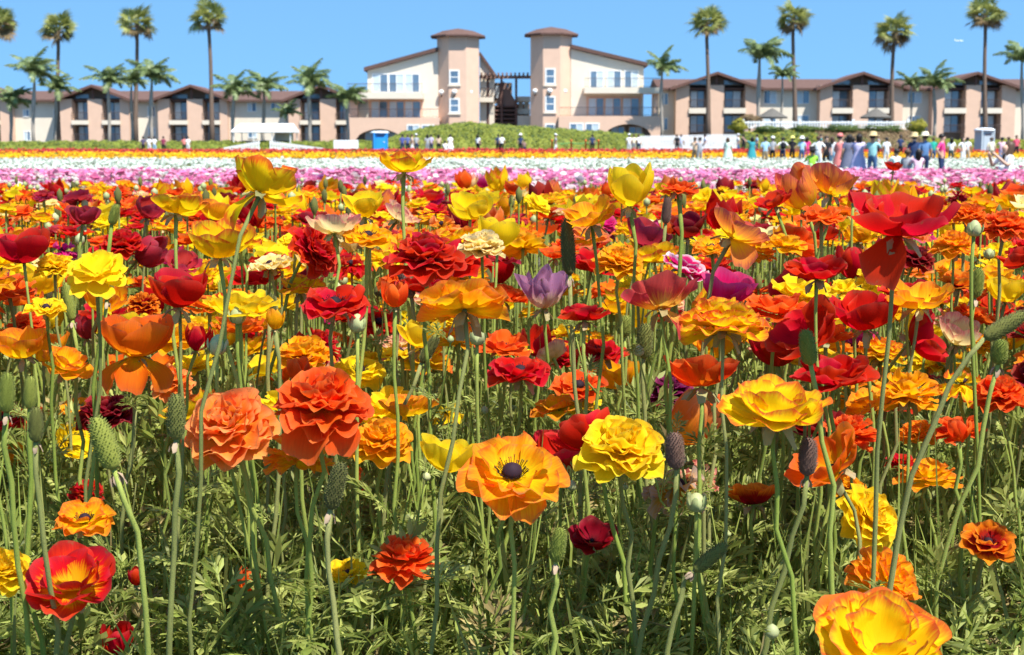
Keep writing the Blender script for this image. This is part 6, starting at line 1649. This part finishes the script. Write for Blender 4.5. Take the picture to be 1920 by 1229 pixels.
PEOPLE = [
 # px, depth, pose, top, bottom, label, head, hat colour, turn
 (1768, 49, 'hips', PKS, NAV, 'person in a bright pink shirt and navy trousers standing at the pink flowers', 'hair', None, 60, {}),
 (1638, 49, 'photo', TEAL, JEAN, 'person in a teal jacket, jeans and straw hat holding a camera up', 'brim', STR, 150, {}),
 (1612, 49.5, 'photo', LAV, LAV, 'person in a long lavender dress next to the teal jacket', 'long', None, 170, {'dress': LAV}),
 (1592, 52, 'stand', (.10, .11, .18), (.10, .11, .18), 'person in a dark patterned dress left of the lavender dress', 'long', None, 200, {'dress': (.13, .14, .2)}),
 (1576, 56, 'walk', SAL, SAL, 'person in a salmon pink dress with pink headscarf', 'cap', SAL, 120, {'dress': SAL}),
 (1525, 56, 'kneel', LIM, BLK, 'person in a lime green shirt and black hat bending over the white flowers', 'brim', BLK, 180, {}),
 (1716, 53, 'stand', NAV, JEAN, 'person in a navy jacket and straw hat among the visitors', 'brim', STR, 170, {}),
 (1736, 50, 'stand', (.10, .20, .38), NAV, 'person in a denim jacket and cream hat beside the bright pink shirt', 'brim', CRMC, 190, {}),
 (1704, 48.5, 'kneel', GRY, JEAN, 'person in a grey shirt crouching at the pink flowers', 'hair', None, 150, {'skin': 2}),
 (1683, 52, 'kneel', (.55, .74, .74), WHT, 'person in a pale aqua shirt sitting low behind the red bloom', 'hair', None, 200, {}),
 (1724, 48.2, 'kneel', PKL, WHT, 'person in a pink top kneeling with dark hair near the crouching one', 'long', None, 180, {}),
 (1664, 84.8, 'stand', WHT, WHT, 'person dressed in white from head to foot beyond the straw hat', 'hair', None, 180, {}),
 (1891, 30, 'kneel', WHT, WHT, 'long-haired person in a white dress kneeling low among the pink flowers', 'long', None, -70, {'dress': WHT}),
 (1304, 86, 'photo', TAN, KHK, 'person in a tan shirt and khaki trousers taking a picture at the yellow band', 'hair', None, 170, {}),
 (1313, 85.5, 'photo', GRY, GRY, 'person in grey right beside the tan shirt', 'hair', None, 190, {}),
 (1366, 84.6, 'stand', MINT, MINT, 'person in a pale mint dress at the yellow band', 'long', None, 150, {'dress': MINT}),
 (1411, 88, 'point', (.04, .28, .32), (.04, .28, .32), 'person in a dark teal dress with a raised arm', 'long', None, 200, {'dress': (.04, .28, .32)}),
 (1436, 76, 'stand', LBL, KHK, 'stout person in a light blue shirt seen from behind', 'hair', None, 180, {}),
 (1450, 86, 'stand', GRY, BLK, 'person in grey right behind the light blue shirt', 'cap', WHT, 160, {}),
 (1469, 86, 'hips', WHT, NAV, 'person in a white shirt with a dark shoulder bag', 'hair', None, 180, {'pack': BLK}),
 (1487, 88, 'stand', BLK, BLK, 'person in black with a yellow hat', 'brim', (.72, .66, .2), 180, {}),
 (1505, 86, 'stand', LBL, JEAN, 'person in a sky blue shirt with a white hat', 'brim', WHT, 180, {}),
 (1514, 90, 'stand', PKS, PKS, 'person in hot pink next to the sky blue shirt', 'long', None, 180, {}),
 (1536, 66, 'hips', WHT, WHT, 'person in a loose white shirt standing over the lime green one', 'hair', None, 160, {}),
 (1551, 68, 'stand', BLK, BLK, 'person with a red backpack and dark clothes', 'hair', None, 0, {'pack': REDC, 'turnfix': 1}),
 (1563, 70, 'stand', WHT, LBL, 'person in a white top and light jeans beside the red backpack', 'long', None, 140, {}),
 (1587, 84.5, 'photo', (.05, .35, .36), BLK, 'person in dark green-blue top in the middle of the crowd', 'hair', None, 180, {}),
 (1600, 86, 'point', TAN, BLK, 'person in a beige top with one arm stretched up', 'long', None, 200, {}),
 (1752, 86, 'stand', GRN, JEAN, 'person in an emerald green shirt behind the bright pink shirt', 'hair', None, 180, {}),
 (1786, 85, 'stand', WHT, (.10, .13, .11), 'person in a white blouse and dark green trousers right of the bright pink shirt', 'long', None, 170, {}),
 (1808, 84.7, 'hips', WHT, WHT, 'person in white shorts and white top', 'long', None, 30, {}),
 (1816, 86, 'stand', WHT, TAN, 'person in a white top touching the one in white shorts', 'hair', None, 150, {}),
 (1861, 84.5, 'stand', CRMC, KHK, 'person in a cream yellow shirt and khaki shorts next to the grey toilet', 'hair', None, 180, {}),
 (1881, 86, 'photo', PKL, LAV, 'person in a pale pink shirt behind the kneeling woman', 'hair', None, 170, {}),
 (1893, 88, 'stand', NAV, NAV, 'person in dark navy right of the pale pink shirt', 'hair', None, 180, {}),
 (1908, 100, 'stand', (.68, .10, .16), BLK, 'person in a red top and black trousers far right', 'hair', None, 0, {}),
 (1690, 100, 'stand', NAV, BLK, 'person in navy far back between the straw hats', 'hair', None, 180, {}),
 (1648, 104, 'walk', GRY, BLK, 'person in grey far back behind the teal jacket', 'hair', None, 90, {}),
 (1540, 118, 'walk', (.05, .30, .30), BLK, 'person in dark teal at the foot of the planted slope', 'hair', None, 90, {}),
 (1395, F, 'stand', BLK, BLK, 'person in black at the end of the picket fence', 'hair', None, 180, {}),
 (1385, F, 'walk', WHT, JEAN, 'person in white and jeans passing the low brown bush', 'cap', WHT, 90, {}),
 (1420, F - 2, 'walk', LBL, NAV, 'person in pale blue walking below the planted slope', 'hair', None, 270, {}),
 (1270, F, 'stand', BLK, BLK, 'person in black in front of the long picket fence', 'hair', None, 180, {}),
 (1278, F, 'stand', (.55, .60, .75), WHT, 'person in lilac next to the black-clad one at the picket fence', 'hair', None, 160, {}),
 (1323, F, 'walk', (.60, .64, .80), WHT, 'person in pale lilac walking along the picket fence', 'hair', None, 270, {}),
 (1180, F, 'stand', WHT, WHT, 'person all in white at the left end of the picket fence', 'cap', WHT, 180, {}),
 (1189, F, 'stand', CRMC, GRY, 'person in cream between two others at the end of the picket fence', 'hair', None, 180, {}),
 (1198, F, 'walk', WHT, NAV, 'person in a white shirt and navy trousers at the picket fence', 'hair', None, 200, {}),
 (1111, F, 'stand', NAV, BLK, 'person in dark navy standing among the orange posts', 'hair', None, 180, {}),
 (1042, F, 'walk', GRY, WHT, 'person in grey and white beside the first orange post', 'cap', WHT, 90, {}),
 (976, F, 'stand', NAV, BLK, 'person in navy with a white sun hat below the mound', 'brim', WHT, 180, {}),
 (983, F, 'stand', (.30, .18, .16), NAV, 'child in brownish top beside the white sun hat', 'hair', None, 180, {'scale': .72}),
 (934, F, 'stand', NAV, BLK, 'person in navy half behind the white shirt below the mound', 'hair', None, 180, {}),
 (941, F - .5, 'stand', WHT, BLK, 'person in a white shirt and black trousers below the mound top', 'hair', None, 180, {}),
 (896, F, 'stand', WHT, BLK, 'person in a white top and black trousers alone below the mound', 'long', None, 150, {}),
 (844, F, 'stand', WHT, WHT, 'person in a white skirt near the tall thin yellow bloom', 'hair', None, 180, {'dress': WHT}),
 (834, F - .4, 'kneel', WHT, WHT, 'person in white crouching beside the white skirt', 'hair', None, 180, {}),
 (822, F, 'stand', TAN, BLK, 'person in tan and black below the mound slope', 'long', None, 180, {}),
 (808, F, 'stand', LAV, NAV, 'person in lilac grey in the group below the mound slope', 'hair', None, 160, {}),
 (801, F - .4, 'stand', GRY, GRY, 'person in grey next to the lilac one', 'long', None, 200, {}),
 (780, F, 'stand', GRY, NAV, 'person in grey with navy trousers between the toilet and the mound group', 'cap', WHT, 180, {}),
 (772, F - .5, 'walk', TAN, WHT, 'person in beige beside the grey and navy one', 'hair', None, 90, {}),
 (764, F, 'stand', (.10, .14, .34), NAV, 'person in royal blue right of the blue toilet', 'hair', None, 180, {}),
 (754, F - .4, 'stand', (.08, .10, .30), NAV, 'person in dark blue closest to the blue toilet', 'hair', None, 180, {}),
 (351, F, 'stand', WHT, WHT, 'person in white by the hedge left of the tent fence', 'hair', None, 180, {'scale': .9}),
 (344, F, 'stand', SAL, BLK, 'person in pinkish top by the hedge left of the tent fence', 'hair', None, 180, {'scale': .9}),
 (305, F, 'stand', (.25, .04, .08), BLK, 'person in maroon by the hedge below the second left bay', 'hair', None, 180, {'scale': .9}),
 (288, F, 'stand', WHT, LBL, 'person in pale blue by the hedge below the queen palms', 'hair', None, 180, {'scale': .9}),
 (278, F, 'stand', WHT, WHT, 'person in white by the hedge below the queen palms', 'hair', None, 180, {'scale': .9}),
 (267, F, 'stand', (.10, .08, .14), BLK, 'person in dark purple by the hedge below the queen palms', 'hair', None, 180, {'scale': .9}),
]
for i, (px, Y, pose, top, bot, lab, head, hc, turn, kw) in enumerate(PEOPLE):
    kw = dict(kw); kw.pop('turnfix', None)
    person(px, Y, pose, top, bot, lab, head, hc, turn, seed=i, skin=kw.pop('skin', i % 2), **kw)
